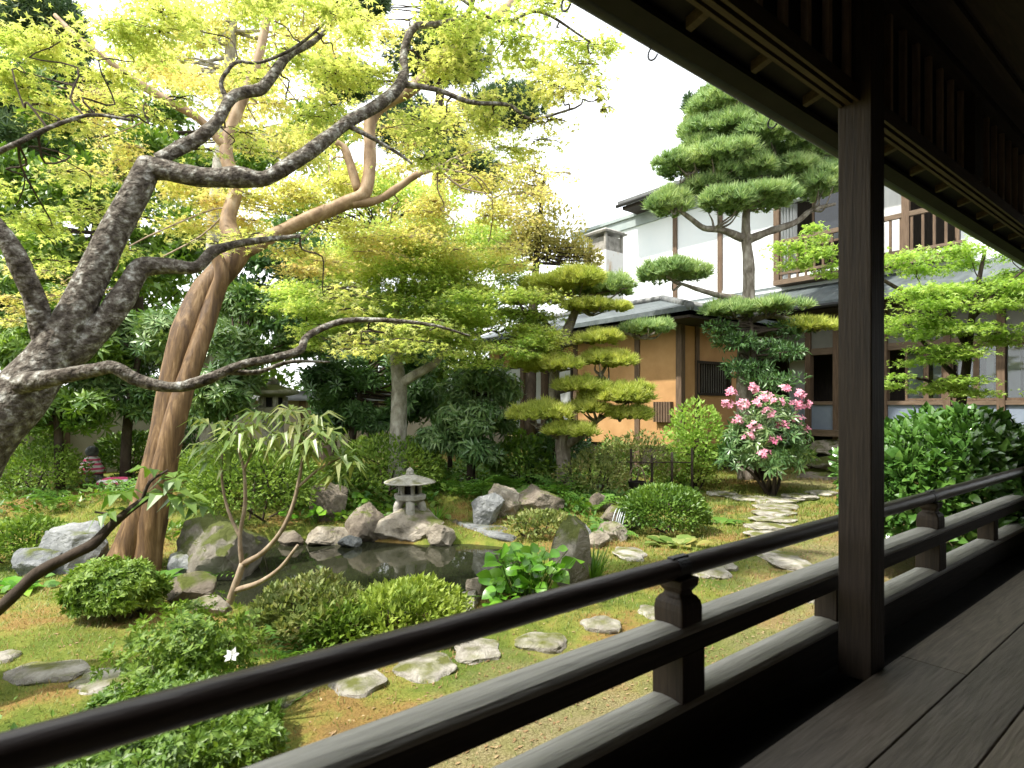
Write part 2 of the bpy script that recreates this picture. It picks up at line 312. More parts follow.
M['lf_camellia'] = leafmat('lf_camellia', [(.04, .11, .02), (.08, .18, .032), (.15, .29, .055)], .18, (1.2, 1.3, .5), .24, .7, 1.5)
M['lf_fern'] = leafmat('lf_fern', [(.05, .14, .02), (.10, .22, .03), (.18, .31, .05)], .35)
M['lf_moss'] = leafmat('lf_moss', [(.07, .135, .028), (.15, .22, .042), (.25, .27, .065), (.32, .21, .08), (.26, .16, .07)], .3, clump=.7)
M['petal_pink'] = leafmat('petal_pink', [(.66, .17, .31), (.76, .34, .45), (.82, .58, .63)], .35, (1.1, .9, .95), .6, .2)
M['petal_white'] = leafmat('petal_white', [(.8, .8, .78), (.85, .85, .85)], .3, (1, 1, 1), .6, .2)
# ------------------------------------------------------------------ leaf templates (x axis = leaf axis, z = leaf normal)
def t_leaf(w=.25, fold=.06, droop=.0):
    V = np.array([(0, 0, 0), (.42, w, fold), (1, 0, -droop), (.42, -w, fold)]); return V, [[(0, 1, 2), (0, 2, 3)]]
def t_round():
    V = np.array([(0, 0, 0), (.18, .3, .05), (.55, .42, .07), (.88, .25, .02), (1, 0, -.03), (.88, -.25, .02), (.55, -.42, .07), (.18, -.3, .05), (.5, 0, 0)])
    return V, [[(8, i, (i + 1) % 8) for i in range(8)]]
def t_maple():
    tips = [(-112, .55), (-58, .88), (0, 1.05), (58, .88), (112, .55)]; P = [(-.08, 0, 0)]
    for i, (a, l) in enumerate(tips):
        P.append((l * math.cos(R(a)), l * math.sin(R(a)), -.12 * l))
        if i < 4: m_ = (a + tips[i + 1][0]) / 2; P.append((.30 * math.cos(R(m_)), .30 * math.sin(R(m_)), .02))
    return np.array(P) * .62, [[tuple(range(len(P)))]]
def t_tuft(n=10, spread=.75, w=.05, seed=1):
    r = np.random.default_rng(seed); V, Fc = [], []
    for i in range(n):
        a = 2 * math.pi * i / n + r.uniform(-.3, .3); s_ = spread * r.uniform(.25, 1); d = np.array([math.cos(s_), math.sin(s_) * math.cos(a), math.sin(s_) * math.sin(a)])
        p = np.cross(d, r.normal(size=3)); p /= np.linalg.norm(p); l = r.uniform(.75, 1)
        V += [p * w, -p * w, d * l]; Fc.append((3 * i, 3 * i + 1, 3 * i + 2))
    return np.array(V), [Fc]
def t_whorl(n=8, w=.11, droop=.25, seed=2, up=.35):
    r = np.random.default_rng(seed); V, Fc = [], []
    for i in range(n):
        a = 2 * math.pi * i / n + r.uniform(-.25, .25); l = r.uniform(.75, 1); u = up + r.uniform(-.25, .25)
        o = np.array([0, math.cos(a), math.sin(a)]); s_ = np.array([0, -math.sin(a), math.cos(a)]); x = np.array([1.0, 0, 0])
        b = o * .05; m1 = o * l * .5 + x * u * l * .5; tp = o * l + x * (u - droop) * l; k = len(V)
        V += [b, m1 + s_ * w, m1 - s_ * w, tp, m1 - x * .03]; Fc += [(k, k + 1, k + 4), (k, k + 4, k + 2), (k + 1, k + 3, k + 4), (k + 4, k + 3, k + 2)]
    return np.array(V), [Fc]
def t_frond(n=9, arch=.5):
    V, Fc = [], []
    def P(t): return np.array([t, 0, arch * (t - t * t * 1.35)])
    for i in range(n):
        t_ = .12 + .86 * i / (n - 1); L = .30 * math.sin(math.pi * (.15 + .8 * t_)) + .03; p = P(t_)
        for sg in (1, -1):
            k = len(V); V += [p, p + (.0 + L * .35 - .03, sg * L * .5, -.01), p + (L * .35, sg * L, -.05), p + (L * .35 + .035, sg * L * .5, -.01)]
            Fc.append((k, k + 1, k + 2, k + 3))
    return np.array(V), [Fc]
def t_blade():
    V = np.array([(0, -.03, 0), (0, .03, 0), (.5, .025, .04), (.5, -.025, .04), (1, 0, -.06)]); return V, [[(0, 1, 2, 3)], [(3, 2, 4)]]
def t_broad(w=.32, arch=.35):
    xs = [0, .25, .5, .75, 1]; ws = [.02, .8, 1, .65, .02]; V, Fc = [], []
    for x, k in zip(xs, ws):
        z = arch * (x - x * x * 1.3); V += [(x, -k * w, z + .05 * k), (x, 0, z), (x, k * w, z + .05 * k)]
    for i in range(4):
        a = 3 * i; Fc += [(a, a + 1, a + 4, a + 3), (a + 1, a + 2, a + 5, a + 4)]
    return np.array(V), [Fc]
T_LEAF, T_SLIM, T_ROUND, T_MAPLE, T_FROND, T_BLADE = t_leaf(), t_leaf(.15, .04, .1), t_round(), t_maple(), t_frond(), t_blade()
T_CAM = t_broad(.25, .3)
T_ROSETTE = t_whorl(7, .17, .15, 12, .45)
T_TUFT, T_WHORL, T_DROOP, T_BROAD, T_HOSTA = t_tuft(12, 1.0, .075), t_whorl(), t_whorl(9, .10, .65, 5, .15), t_broad(.44, .3), t_broad(.26, .55)
T_TUFT2 = t_tuft(9, 1.1, .075, 6); T_FLOWER = t_whorl(6, .26, .2, 9, .45)
#SECTION_SETTING
# ------------------------------------------------------------------ ground and pond
def sstep(a, b, x):
    t = np.clip((x - a) / (b - a), 0, 1); return t * t * (3 - 2 * t)
PZ = -0.12
def WZ(px, py, z): return U(px, py, F * (CZ - z) / (py - CY))
POND = np.array([WZ(px, py, PZ)[:2] for px, py in
    [(172, 588), (212, 562), (238, 546), (292, 540), (350, 541), (420, 546), (468, 545), (500, 548), (522, 566), (492, 592), (462, 604), (420, 618), (330, 618), (262, 608), (205, 604)]])
def sdpond(x, y):
    x, y = np.asarray(x, float), np.asarray(y, float); d = np.full(x.shape, 1e9); ins = np.zeros(x.shape, bool); n = len(POND)
    for i in range(n):
        a, b = POND[i], POND[(i + 1) % n]; e = b - a
        t = np.clip(((x - a[0]) * e[0] + (y - a[1]) * e[1]) / (e @ e), 0, 1)
        d = np.minimum(d, np.hypot(x - a[0] - t * e[0], y - a[1] - t * e[1]))
        c = ((a[1] > y) != (b[1] > y)) & (x < e[0] * (y - a[1]) / (e[1] if abs(e[1]) > 1e-9 else 1e-9) + a[0]); ins ^= c
    return np.where(ins, -d, d)
def gh(x, y):
    x, y = np.asarray(x, float), np.asarray(y, float)
    D = x * ct + y * st; p = np.stack([x, y, 0 * x], -1); sd = sdpond(x, y)
    z = .18 * sstep(8.5, 13, D) + .16 * (fbm(p * .55, 5, 3) - .5) * sstep(2.0, 4.5, y) + .035 * (fbm(p * 2.6, 9, 3) - .5) * sstep(1.6, 3, y)
    lat = x * st - y * ct; z = z + .045 * (fbm(p * 4.2, 15, 3) - .5) * sstep(1.8, 3.4, y)
    z = z + .26 * sstep(.1, 1.6, sd) * sstep(7.6, 9.0, D) * sstep(2.2, .6, lat)
    z = z * sstep(0, .5, sd) + (-.14) * (1 - sstep(0, .3, sd)) - .4 * sstep(0, .7, -sd)
    return z * (1 - sstep(40, 80, np.hypot(x, y)))
def GP(px, py):
    z = 0.0
    for _ in range(25):
        p = WZ(px, py, z); z = .5 * z + .5 * float(gh(p[0], p[1]))
    p = WZ(px, py, z); return np.array([p[0], p[1], float(gh(p[0], p[1]))])
def onground(px, D):
    p = U(px, CY, D); p[2] = float(gh(p[0], p[1])); return p
gx = np.concatenate([-np.geomspace(400, 7, 24), np.arange(-6.5, 16, .065), np.geomspace(16.5, 400, 24)])
gy = np.concatenate([-np.geomspace(400, 3, 22), np.arange(-2.5, 15.5, .065), np.geomspace(16, 400, 24)])
GX, GY = np.meshgrid(gx, gy, indexing='ij'); GZ = gh(GX, GY)
ny = len(gy); ii, jj = np.meshgrid(np.arange(len(gx) - 1), np.arange(ny - 1), indexing='ij')
a = (ii * ny + jj).ravel(); mb = MB(); mb.add(np.stack([GX, GY, GZ], -1).reshape(-1, 3), [np.stack([a, a + ny, a + ny + 1, a + 1], -1)])
def groundmat():
    m, t, b, o = mat_new('garden_ground')
    at = nd(t, 'ShaderNodeAttribute'); at.attribute_name = 'soil'; co = nd(t, 'ShaderNodeTexCoord')
    def nz_(s, d=8, r_=.65):
        n = nd(t, 'ShaderNodeTexNoise'); n.inputs['Scale'].default_value = s; n.inputs['Detail'].default_value = d; n.inputs['Roughness'].default_value = r_
        t.links.new(co.outputs['Object'], n.inputs['Vector']); return n
    n1, n2, n3 = nz_(1.1), nz_(7), nz_(85, 6)
    moss = ramp(t, [(.30, (.07, .12, .022)), (.45, (.14, .18, .032)), (.51, (.22, .23, .05)), (.58, (.27, .18, .06)), (.7, (.20, .125, .05))])
    t.links.new(n1.outputs['Fac'], moss.inputs[0])
    soil = ramp(t, [(.25, (.15, .115, .06)), (.5, (.26, .215, .115)), (.75, (.37, .315, .19))]); t.links.new(n3.outputs['Fac'], soil.inputs[0])
    ad = nd(t, 'ShaderNodeMath', operation='MULTIPLY_ADD'); ad.inputs[1].default_value = .9; t.links.new(n2.outputs['Fac'], ad.inputs[0]); t.links.new(at.outputs['Fac'], ad.inputs[2])
    mp = nd(t, 'ShaderNodeMapRange'); mp.inputs[1].default_value = .78; mp.inputs[2].default_value = 1.45; t.links.new(ad.outputs[0], mp.inputs[0])
    mx_ = nd(t, 'ShaderNodeMix', data_type='RGBA'); t.links.new(mp.outputs[0], mx_.inputs['Factor']); t.links.new(moss.outputs[0], mx_.inputs['A']); t.links.new(soil.outputs[0], mx_.inputs['B'])
    ml = nd(t, 'ShaderNodeMix', data_type='RGBA', blend_type='MULTIPLY'); ml.inputs['Factor'].default_value = 1
    v = ramp(t, [(.3, (.62, .62, .62)), (.7, (1.2, 1.2, 1.2))]); t.links.new(n3.outputs['Fac'], v.inputs[0])
    t.links.new(mx_.outputs['Result'], ml.inputs['A']); t.links.new(v.outputs[0], ml.inputs['B']); t.links.new(ml.outputs['Result'], b.inputs['Base Color'])
    b.inputs['Roughness'].default_value = .95; b.inputs['Specular IOR Level'].default_value = .1
    bp = nd(t, 'ShaderNodeBump'); bp.inputs['Strength'].default_value = .9; bp.inputs['Distance'].default_value = .02
    t.links.new(n3.outputs['Fac'], bp.inputs['Height']); t.links.new(bp.outputs[0], b.inputs['Normal']); return m
ground = kind(mb.build('ground', groundmat(), smooth=True), 'structure')
def soil_at(x, y):
    D = x * ct + y * st; lat = x * st - y * ct; p = np.stack([x, y, 0 * x], -1)
    s = 1 - sstep(2.0, 3.7, y - .35 * (fbm(p * .9, 3, 3) - .5) * 4 - .12 * np.clip(x - 3.0, 0, 4))
    s = np.maximum(s, .62 * sstep(1.2, .3, np.hypot(x - 8.2, y - 4.2)))
    s = np.maximum(s, .9 * sstep(2.0, .8, np.hypot(x - 12.0, y - 5.6)))
    return s * .9 - .06
at = ground.data.attributes.new('soil', 'FLOAT', 'POINT'); at.data.foreach_set('value', soil_at(GX, GY).astype(np.float32).ravel())
def watermat():
    m, t, b, o = mat_new('pond_water'); b.inputs['Base Color'].default_value = (.018, .020, .011, 1); b.inputs['Roughness'].default_value = .04
    b.inputs['IOR'].default_value = 1.33; b.inputs['Specular IOR Level'].default_value = .6
    n = nd(t, 'ShaderNodeTexNoise'); n.inputs['Scale'].default_value = 5; n.inputs['Detail'].default_value = 3; co = nd(t, 'ShaderNodeTexCoord')
    t.links.new(co.outputs['Object'], n.inputs['Vector']); bp = nd(t, 'ShaderNodeBump'); bp.inputs['Strength'].default_value = .05; bp.inputs['Distance'].default_value = .03
    t.links.new(n.outputs['Fac'], bp.inputs['Height']); t.links.new(bp.outputs[0], b.inputs['Normal']); return m
cpond = POND.mean(0); big = cpond + (POND - cpond) * 1.06; mb = MB()
mb.add(np.column_stack([big, np.full(len(big), PZ)]), [[tuple(range(len(big)))]])
kind(mb.build('pond_water', watermat()), 'structure')
# ------------------------------------------------------------------ veranda we stand on
FZ = .53
ver = thing('veranda', 'dark timber veranda with plank floor, square pillar and deep eave in the foreground', 'veranda', (1.9, 1.0, 0))
def floormat():
    m = M['floor_wood']; t = m.node_tree; b = t.nodes['Principled BSDF']; l = b.inputs['Base Color'].links[0]; src = l.from_socket
    g = nd(t, 'ShaderNodeNewGeometry'); r = ramp(t, [(0, (.72, .72, .74)), (1, (1.15, 1.12, 1.08))]); t.links.new(g.outputs['Random Per Island'], r.inputs[0])
    mx_ = nd(t, 'ShaderNodeMix', data_type='RGBA', blend_type='MULTIPLY'); mx_.inputs['Factor'].default_value = 1
    t.links.new(src, mx_.inputs['A']); t.links.new(r.outputs[0], mx_.inputs['B']); t.links.new(mx_.outputs['Result'], b.inputs['Base Color'])
floormat()
ed = [1.0, .753, .542, .305, .085, -.13, -.35, -.57, -.79, -1.01, -1.23]; mb = MB()
for k in range(len(ed) - 1):
    j = 4.8 if k % 2 else 3.0
    for x0, x1 in ((-14, j - 3.6), (j - 3.597, j), (j + .003, 9), (9.003, 13)): mb.box(x0, x1, ed[k + 1] + .0035, ed[k] - .0035, .49, FZ + .0015 * ((k * 7) % 3 - 1))
mb.build('floor', M['floor_wood'], ver, bevel=.003)
mb = MB(); mb.box(-14, 13, 1.012, 1.19, .43, .468); mb.box(-14, 13, -1.25, 1.0, .40, .485); mb.build('floor_frame', M['ink'], ver)
mb = MB(); mb.box(-14, 13, 1.14, 1.18, -.1, .42); mb.build('skirt', M['house_dark'], ver)
mb = MB(); mb.box(2.69, 2.832, 1.0, 1.132, .49, 3.62); mb.build('pillar', M['pillar_wood'], ver, bevel=.006)
mb = MB()
for x0, x1 in ((-14, 2.69), (2.832, 13)):
    mb.box(x0, x1, 1.045, 1.126, 2.955, 3.0)
    for y0, y1 in ((1.045, 1.058), (1.075, 1.096), (1.11, 1.126)): mb.box(x0, x1, y0, y1, 2.932, 2.955)
mb.build('lintel', M['lintel_wood'], ver)
for x0, x1 in ((-14, 2.69), (2.832, 4.26), (4.42, 6.5), (6.66, 13)):
    mb = MB(); x = x0 + .07
    while x < x1 - .04: mb.box(x, x + .028, 1.062, 1.09, 3.0, 3.47); x += .178
    mb.build('lattice', M['lattice_wood'], ver)
for x in (4.26, 6.5): MB().box(x, x + .16, 1.03, 1.095, 3.0, 3.47).build('stud', M['dark_wood'], ver)
mb = MB()
mb.box(-14, 2.69, 1.098, 1.12, 3.0, 3.47); mb.box(2.832, 13, 1.098, 1.12, 3.0, 3.47); mb.build('lattice_shade_board', M['ink'], ver)  # added near-black board standing in for the shade between the slats
mb = MB()
for x0, x1 in ((-14, 2.69), (2.832, 13)): mb.box(x0, x1, 1.01, 1.126, 3.47, 3.62)
mb.build('wall_plate', M['dark_wood'], ver)
mb = MB(); mb.box(-14, 13, -1.3, 1.0, 3.50, 3.53)
for y in (-.9, -.45, 0, .45, .85): mb.box(-14, 13, y, y + .035, 3.46, 3.498)
mb.build('ceiling', M['dark_wood'], ver)
mb = MB(); mb.box(-14, 13, -1.33, -1.26, .4, 3.55); mb.build('back_wall', M['dark_wood'], ver)
def sz(y): return 1.65 + 2.04 - .25 * y
x = 2.2 - .534 * 4
while x < 12.5:
    mb = MB(); y0, y1 = 1.14, 1.56
    mb.hexa([(x, y0, sz(y0)), (x + .04, y0, sz(y0)), (x + .04, y1, sz(y1)), (x, y1, sz(y1)), (x, y0, sz(y0) + .05), (x + .04, y0, sz(y0) + .05), (x + .04, y1, sz(y1) + .05), (x, y1, sz(y1) + .05)])
    p = np.array([x, y1, sz(y1)])
    if x > 1.0: mb.build('rafter', M['lintel_wood'], ver)
    x += .534
mb = MB()
for y0, y1, z_ in ((1.13, 1.68, .052), (1.58, 1.66, -.005)):
    mb.hexa([(-14, y0, sz(y0) + z_), (13, y0, sz(y0) + z_), (13, y1, sz(y1) + z_), (-14, y1, sz(y1) + z_), (-14, y0, sz(y0) + z_ + .03), (13, y0, sz(y0) + z_ + .03), (13, y1, sz(y1) + z_ + .03), (-14, y1, sz(y1) + z_ + .03)])
mb.build('soffit', M['ink'], ver)
mb = MB(); y0, y1 = -4.0, 1.66
def rz(y): return sz(1.68) + .10 + .42 * (1.68 - y)
mb.hexa([(-14.2, y0, rz(y0)), (13, y0, rz(y0)), (13, y1, rz(y1)), (-14.2, y1, rz(y1)), (-14.2, y0, rz(y0) + .08), (13, y0, rz(y0) + .08), (13, y1, rz(y1) + .08), (-14.2, y1, rz(y1) + .08)])
mb.build('roof', M['roof_dark'], ver)
gut = MB().tube([(-14.2, 1.70, 3.318), (13, 1.70, 3.318)], .048, 16, smooth=1).build('gutter', M['gutter'], ver, smooth=True)
for X in (1.62, 2.16, 3.22):
    an = np.linspace(-.3, 4.2, 12); mb = MB()
    mb.tube([(X, 1.705 + .028 * math.sin(a_), 3.278 - .012 + .03 * math.cos(a_) - .02) for a_ in an], .0045, 6, smooth=2); mb.build('gutter_hook', M['iron'], gut, smooth=True)
# railing
rail = thing('railing', 'low timber balustrade of three rails along the veranda edge', 'railing', (1.9, 1.265, .49))
MB().tube([(-3.5, 1.265, 1.078), (4.0, 1.265, 1.080), (11.5, 1.265, 1.078)], .037, 20, smooth=6).build('top_rail', M['rail_round'], rail, smooth=True)
def capped(nm, y0, y1, z0, z1):
    mb = MB(); mb.box(-3.5, 11.5, y0 + .002, y1 - .002, z0, z1 - .0305); r_ = mb.build(nm, M['rail_shaded_side'], rail, bevel=.004)
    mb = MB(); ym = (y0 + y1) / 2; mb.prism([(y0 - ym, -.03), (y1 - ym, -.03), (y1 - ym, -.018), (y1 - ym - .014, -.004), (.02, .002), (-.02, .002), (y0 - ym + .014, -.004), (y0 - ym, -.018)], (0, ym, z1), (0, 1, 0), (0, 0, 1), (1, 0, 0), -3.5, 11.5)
    mb.build('lit_cap', M['rail_lit_top'], r_, bevel=.004)  # added cap paints the lit top; the darker body below paints the shaded sides
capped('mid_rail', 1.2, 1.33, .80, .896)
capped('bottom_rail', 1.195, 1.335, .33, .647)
def rpost(X):
    mb = MB(); q = math.sqrt(2)
    mb.lathe([(.064 * q, .64), (.064 * q, .805)], (X, 1.263, 0), 4, R(45)); p = mb.build('post', M['pillar_wood'], rail, bevel=.004)
    mb = MB(); mb.lathe([(h * q, z) for h, z in ((.059, .893), (.060, .945), (.057, .967), (.047, .984), (.036, .992), (.036, 1.002), (.05, 1.022), (.053, 1.05))], (X, 1.265, 0), 4, R(45))
    mb.build('cap', M['pillar_wood'], p, bevel=.006)
    mb = MB(); mb.tube([(X - .03, 1.265, 1.079), (X + .03, 1.265, 1.079)], .0395, 20, smooth=1); mb.box(X - .045, X + .045, 1.252, 1.278, 1.108, 1.1215); mb.build('strap', M['iron'], p, bevel=.002)
for X in (-1.0, 1.74, 4.30, 6.8, 9.3): 
    if X > 0: rpost(X)
for X in (2.93, 5.55, 8.1):
    mb = MB(); mb.box(X - .055, X + .055, 1.215, 1.318, .64, .805); mb.build('strut', M['pillar_wood'], rail, bevel=.004)
# ------------------------------------------------------------------ two-storey house across the garden
hs = thing('two_storey_house', 'two-storey timber house with white plaster upper wall, balcony and grey tiled lower roof', 'house', (13.9, 6, 0))
XF, XU = 13.9, 14.6
mb = MB()
mb.box(XU, XU + .2, 7.71, 14.9, 3.6, 7.28); mb.box(XU, XU + .2, 3.77, 7.709, 3.6, 4.9); mb.box(XU, XU + .2, 3.77, 7.709, 6.75, 7.28); mb.box(XU, XU + .2, -3, 3.769, 3.6, 7.28)
mb.box(XU + .2, 19, 14.7, 14.898, 3.6, 7.28)
mb.build('upper_wall', M['plaster_white'], hs)
mb = MB(); mb.box(XU - .06, XU + .25, 9.6, 15.0, 7.282, 7.62); mb.box(XU - .12, XU + .25, 9.6, 15.06, 7.58, 7.68); mb.build('cornice', M['grey_metal'], hs)
for px in (675, 720):
    y = Yat(px, XU - .03); mb = MB(); mb.box(XU - .05, XU - .003, y - .07, y + .07, 4.4, 7.28); mb.build('wall_post', M['house_wood'], hs)
mb = MB(); mb.box(XU - .045, XU - .003, 3.5, 14.88, 4.66, 4.78); mb.build('wall_rail', M['plaster_white'], hs)
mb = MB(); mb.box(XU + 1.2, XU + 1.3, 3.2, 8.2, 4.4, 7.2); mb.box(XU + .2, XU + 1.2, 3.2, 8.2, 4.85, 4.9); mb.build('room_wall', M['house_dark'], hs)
# upper roof
mb = MB(); xe, ye0, ye1 = 13.75, -4.0, 12.2
def ur(x): return 7.72 + .34 * (x - 13.75)
mb.hexa([(xe, ye0, ur(xe)), (18.5, ye0, ur(18.5)), (18.5, ye1, ur(18.5)), (xe, ye1, ur(xe)), (xe, ye0, ur(xe) + .16), (18.5, ye0, ur(18.5) + .16), (18.5, ye1, ur(18.5) + .16), (xe, ye1, ur(xe) + .16)][::1])
mb.build('upper_roof', M['roof_dark'], hs)
mb = MB(); mb.box(13.8, 14.85, ye0, 12.05, 7.60, 7.70); mb.build('upper_soffit', M['house_dark'], hs)
MB().tube([(13.70, ye0, 7.72), (13.70, 12.2, 7.72)], .055, 8, smooth=1).build('upper_gutter', M['gutter'], hs)
mb = MB(); mb.box(XU + .02, XU + .2, 4.0, 9.6, 7.281, 7.62); mb.build('upper_frieze', M['plaster_grey'], hs)
# balcony
XB = 14.2; yl, yr = Yat(773, XB), 3.6
bal = MB(); bal.box(XB, XU, yr, yl, 4.62, 4.74); bal = bal.build('balcony', M['house_beam'], hs)
mb = MB(); mb.box(XB + .01, XB + .09, yr, yl, 5.62, 5.72); mb.box(XB + .02, XB + .08, yr, yl, 4.86, 4.92); mb.build('handrail', M['house_beam'], bal)
y = yr + .1; mb = MB()
while y < yl - .05: mb.box(XB + .03, XB + .07, y, y + .045, 4.74, 5.62); y += .20
mb.build('balusters', M['house_wood'], bal)
for px in (776, 905):
    y = Yat(px, XB); mb = MB(); mb.box(XB, XB + .1, y - .07, y + .07, 4.74, 6.75 if px > 780 else 6.9); mb.build('balcony_post', M['house_wood'], bal)
def winpane(nm, px0, px1, X, z0, z1, mat, par, fr=.05, fm='house_wood'):
    y0, y1 = Yat(px1, X), Yat(px0, X); mb = MB()
    mb.box(X, X + .05, y0, y0 + fr, z0, z1); mb.box(X, X + .05, y1 - fr, y1, z0, z1); mb.box(X, X + .05, y0 + fr, y1 - fr, z1 - fr, z1); mb.box(X, X + .05, y0 + fr, y1 - fr, z0, z0 + fr)
    w = mb.build(nm, M[fm], par); mb = MB(); mb.box(X + .02, X + .03, y0 + fr, y1 - fr, z0 + fr, z1 - fr); mb.build('pane', M[mat], w); return w
y0, y1 = Yat(797, XU + .3), Yat(776, XU + .3); mb = MB(); n = 40; yy = np.linspace(y0, y1, n); xx = XU + .3 + .05 * np.sin(np.arange(n) * 1.1)
V = np.array([(x_, y_, z_) for z_ in (4.9, 6.75) for x_, y_ in zip(xx, yy)]); mb.add(V, [[(i, i + 1, n + i + 1, n + i) for i in range(n - 1)]]); o_ = mb.build('curtain', M['curtain'], hs, smooth=True)
so = o_.modifiers.new('thick', 'SOLIDIFY'); so.thickness = .01
winpane('upper_window', 812, 866, XU + .1, 5.55, 6.75, 'window_dark', hs)
winpane('upper_window', 872, 908, XU + .1, 5.0, 6.75, 'curtain', hs)
winpane('upper_window', 955, 1000, XU + .1, 5.0, 6.75, 'window_dark', hs)
# lower roof
mb = MB(); xe = 13.0
def lr(x): return 3.78 + .42 * (x - 13.0)
mb.hexa([(xe, -3, lr(xe)), (XU, -3, lr(XU)), (XU, 13, lr(XU)), (xe, 13, lr(xe)), (xe, -3, lr(xe) + .09), (XU, -3, lr(XU) + .09), (XU, 13, lr(XU) + .09), (xe, 13, lr(xe) + .09)]); mb.build('lower_roof', M['roof_grey'], hs)
mb = MB(); mb.box(13.06, 13.9, -3, 12.9, 3.70, 3.76); mb.build('lower_soffit', M['house_dark'], hs)
MB().tube([(12.95, -3, 3.76), (12.95, 12.5, 3.76)], .05, 8, smooth=1).build('lower_gutter', M['gutter'], hs)
# ground floor front
mb = MB(); mb.box(XF - .25, XF + 1.2, 0.5, 9.0, .95, 1.09); mb.build('porch_floor', M['house_beam'], hs)
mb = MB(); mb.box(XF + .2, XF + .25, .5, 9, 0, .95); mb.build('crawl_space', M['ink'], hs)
mb = MB(); mb.box(XF - .02, XF + .1, .5, 9, 2.80, 2.95); mb.box(XF - .03, XF + .1, .5, 9, 1.655, 1.735); mb.build('lintel', M['house_beam'], hs)
mb = MB(); mb.box(XF + .02, XF + .08, .5, 9, 2.95, 3.70); mb.build('frieze_wall', M['plaster_grey'], hs)
mb = MB(); mb.box(XF + .02, XF + .06, .5, 9, 1.09, 1.655); mb.build('base_panel', M['blue_panel'], hs)
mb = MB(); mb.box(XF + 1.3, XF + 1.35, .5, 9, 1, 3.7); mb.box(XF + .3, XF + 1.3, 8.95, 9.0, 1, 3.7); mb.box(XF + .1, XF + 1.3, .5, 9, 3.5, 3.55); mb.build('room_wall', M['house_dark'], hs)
for px in (808, 836, 884, 947, 1001, 1040):
    y = Yat(px, XF - .03); mb = MB(); mb.box(XF - .06, XF + .12, y - .06, y + .06, .1, 3.70); mb.build('house_post', M['house_wood'], hs)
for i, (p0, p1) in enumerate(((905, 926), (926, 944), (950, 976), (976, 999), (1003, 1036))): winpane('glass_door', p0, p1, XF + .03 + .002 * i, 1.74, 2.8, 'glass', hs, .045)
for p0, p1 in ((787, 812), (905, 926), (930, 946), (955, 975), (983, 997), (1003, 1024)): 
    w = winpane('shoji_screen', p0, p1, XF + .55, 1.1, 2.8, 'shoji', hs, .05, 'house_dark')
# chimney flue
pc = U(605, 285, 17.0); h_ = .375
ch = MB(); ch.lathe([(h_ * 1.414, 4.2), (h_ * 1.414, 6.0)], (pc[0], pc[1], 0), 4, R(45)); ch = ch.build('chimney', M['rust_metal'], hs, bevel=.02)
mb = MB()
for sx in (-1, 1):
    for sy in (-1, 1): mb.box(pc[0] + sx * .33 - .035, pc[0] + sx * .33 + .035, pc[1] + sy * .33 - .035, pc[1] + sy * .33 + .035, 6.0, 6.5)
mb.box(pc[0] - .3, pc[0] + .3, pc[1] - .3, pc[1] + .3, 6.0, 6.42)
mb.lathe([(.44 * 1.414, 6.5), (.46 * 1.414, 6.55), (.3, 6.68)], (pc[0], pc[1], 0), 4, R(45)); mb.build('chimney_cap', M['chimney_top'], ch)
# ------------------------------------------------------------------ ochre tea house
te = thing('tea_house', 'ochre plastered tea house wing with low dark tiled hipped roof', 'tea house', (10.55, 7.6, 0))
XT, YT = 10.55, 7.6
mb = MB(); mb.box(XT, XT + .15, YT, 10.75, .75, 3.35); mb.box(XT, XT + .15, 10.751, 14.5, 2.75, 3.35)
yw0, yw1, zw0, zw1 = Xat(697, YT), Xat(729, YT), 1.92, 2.56
mb.box(XT + .15, yw0, YT, YT + .15, .75, 3.35); mb.box(yw0, yw1, YT, YT + .15, .75, zw0); mb.box(yw0, yw1, YT, YT + .15, zw1, 3.35); mb.box(yw1, 13.2, YT, YT + .15, .75, 3.35)
mb.build('wall', M['plaster_ochre'], te)
mb = MB(); mb.box(XT + .05, XT + .1, YT + .05, 14.5, -.1, .749); mb.box(XT + .1, 13.2, YT + .05, YT + .1, -.1, .749); mb.build('base_boards', M['house_dark'], te)
for (x, y) in ((XT - .04, YT - .04), (XT - .03, 10.69), (XT - .03, Yat(545, XT)), (XT - .03, Yat(524, XT)), (XT - .03, Yat(503, XT)), (Xat(697, YT) - .08, YT - .03), (12.95, YT - .03), (XT - .03, Yat(640, XT))):
    mb = MB(); mb.box(x, x + .14, y, y + .14, 0.1, 3.36); mb.build('post', M['house_wood'], te)
mb = MB(); mb.box(yw0 - .05, yw1 + .05, YT - .035, YT + .1, zw0 - .06, zw0); mb.box(yw0 - .05, yw1 + .05, YT - .035, YT + .1, zw1, zw1 + .06)
mb.box(yw0 - .05, yw0, YT - .034, YT + .1, zw0, zw1); mb.box(yw1, yw1 + .05, YT - .034, YT + .1, zw0, zw1)
w = mb.build('window', M['house_dark'], te); mb = MB()
x = yw0 + .05
while x < yw1: mb.box(x, x + .02, YT - .01, YT + .02, zw0, zw1); x += .09
mb.build('window_lattice', M['house_dark'], w); mb = MB(); mb.box(yw0, yw1, YT + .06, YT + .08, zw0, zw1); mb.build('pane', M['plaster_grey'], w)
for i, (p0, p1) in enumerate(((506, 523), (527, 544), (548, 572))): winpane('sliding_screen', p0, p1, XT + .02 + .002 * i, .95, 2.75, 'shoji', te, .06, 'house_dark')
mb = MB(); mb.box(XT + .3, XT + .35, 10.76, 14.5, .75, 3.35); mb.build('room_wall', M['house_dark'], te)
y0, y1 = Yat(672, XT - .05), Yat(655, XT - .05); mb = MB(); mb.box(XT - .09, XT - .003, y0, y1, 1.28, 1.72); y = y0
while y < y1: mb.box(XT - .115, XT - .092, y, y + .03, 1.28, 1.72); y += .07
mb.build('shutter_box', M['house_wood'], te)
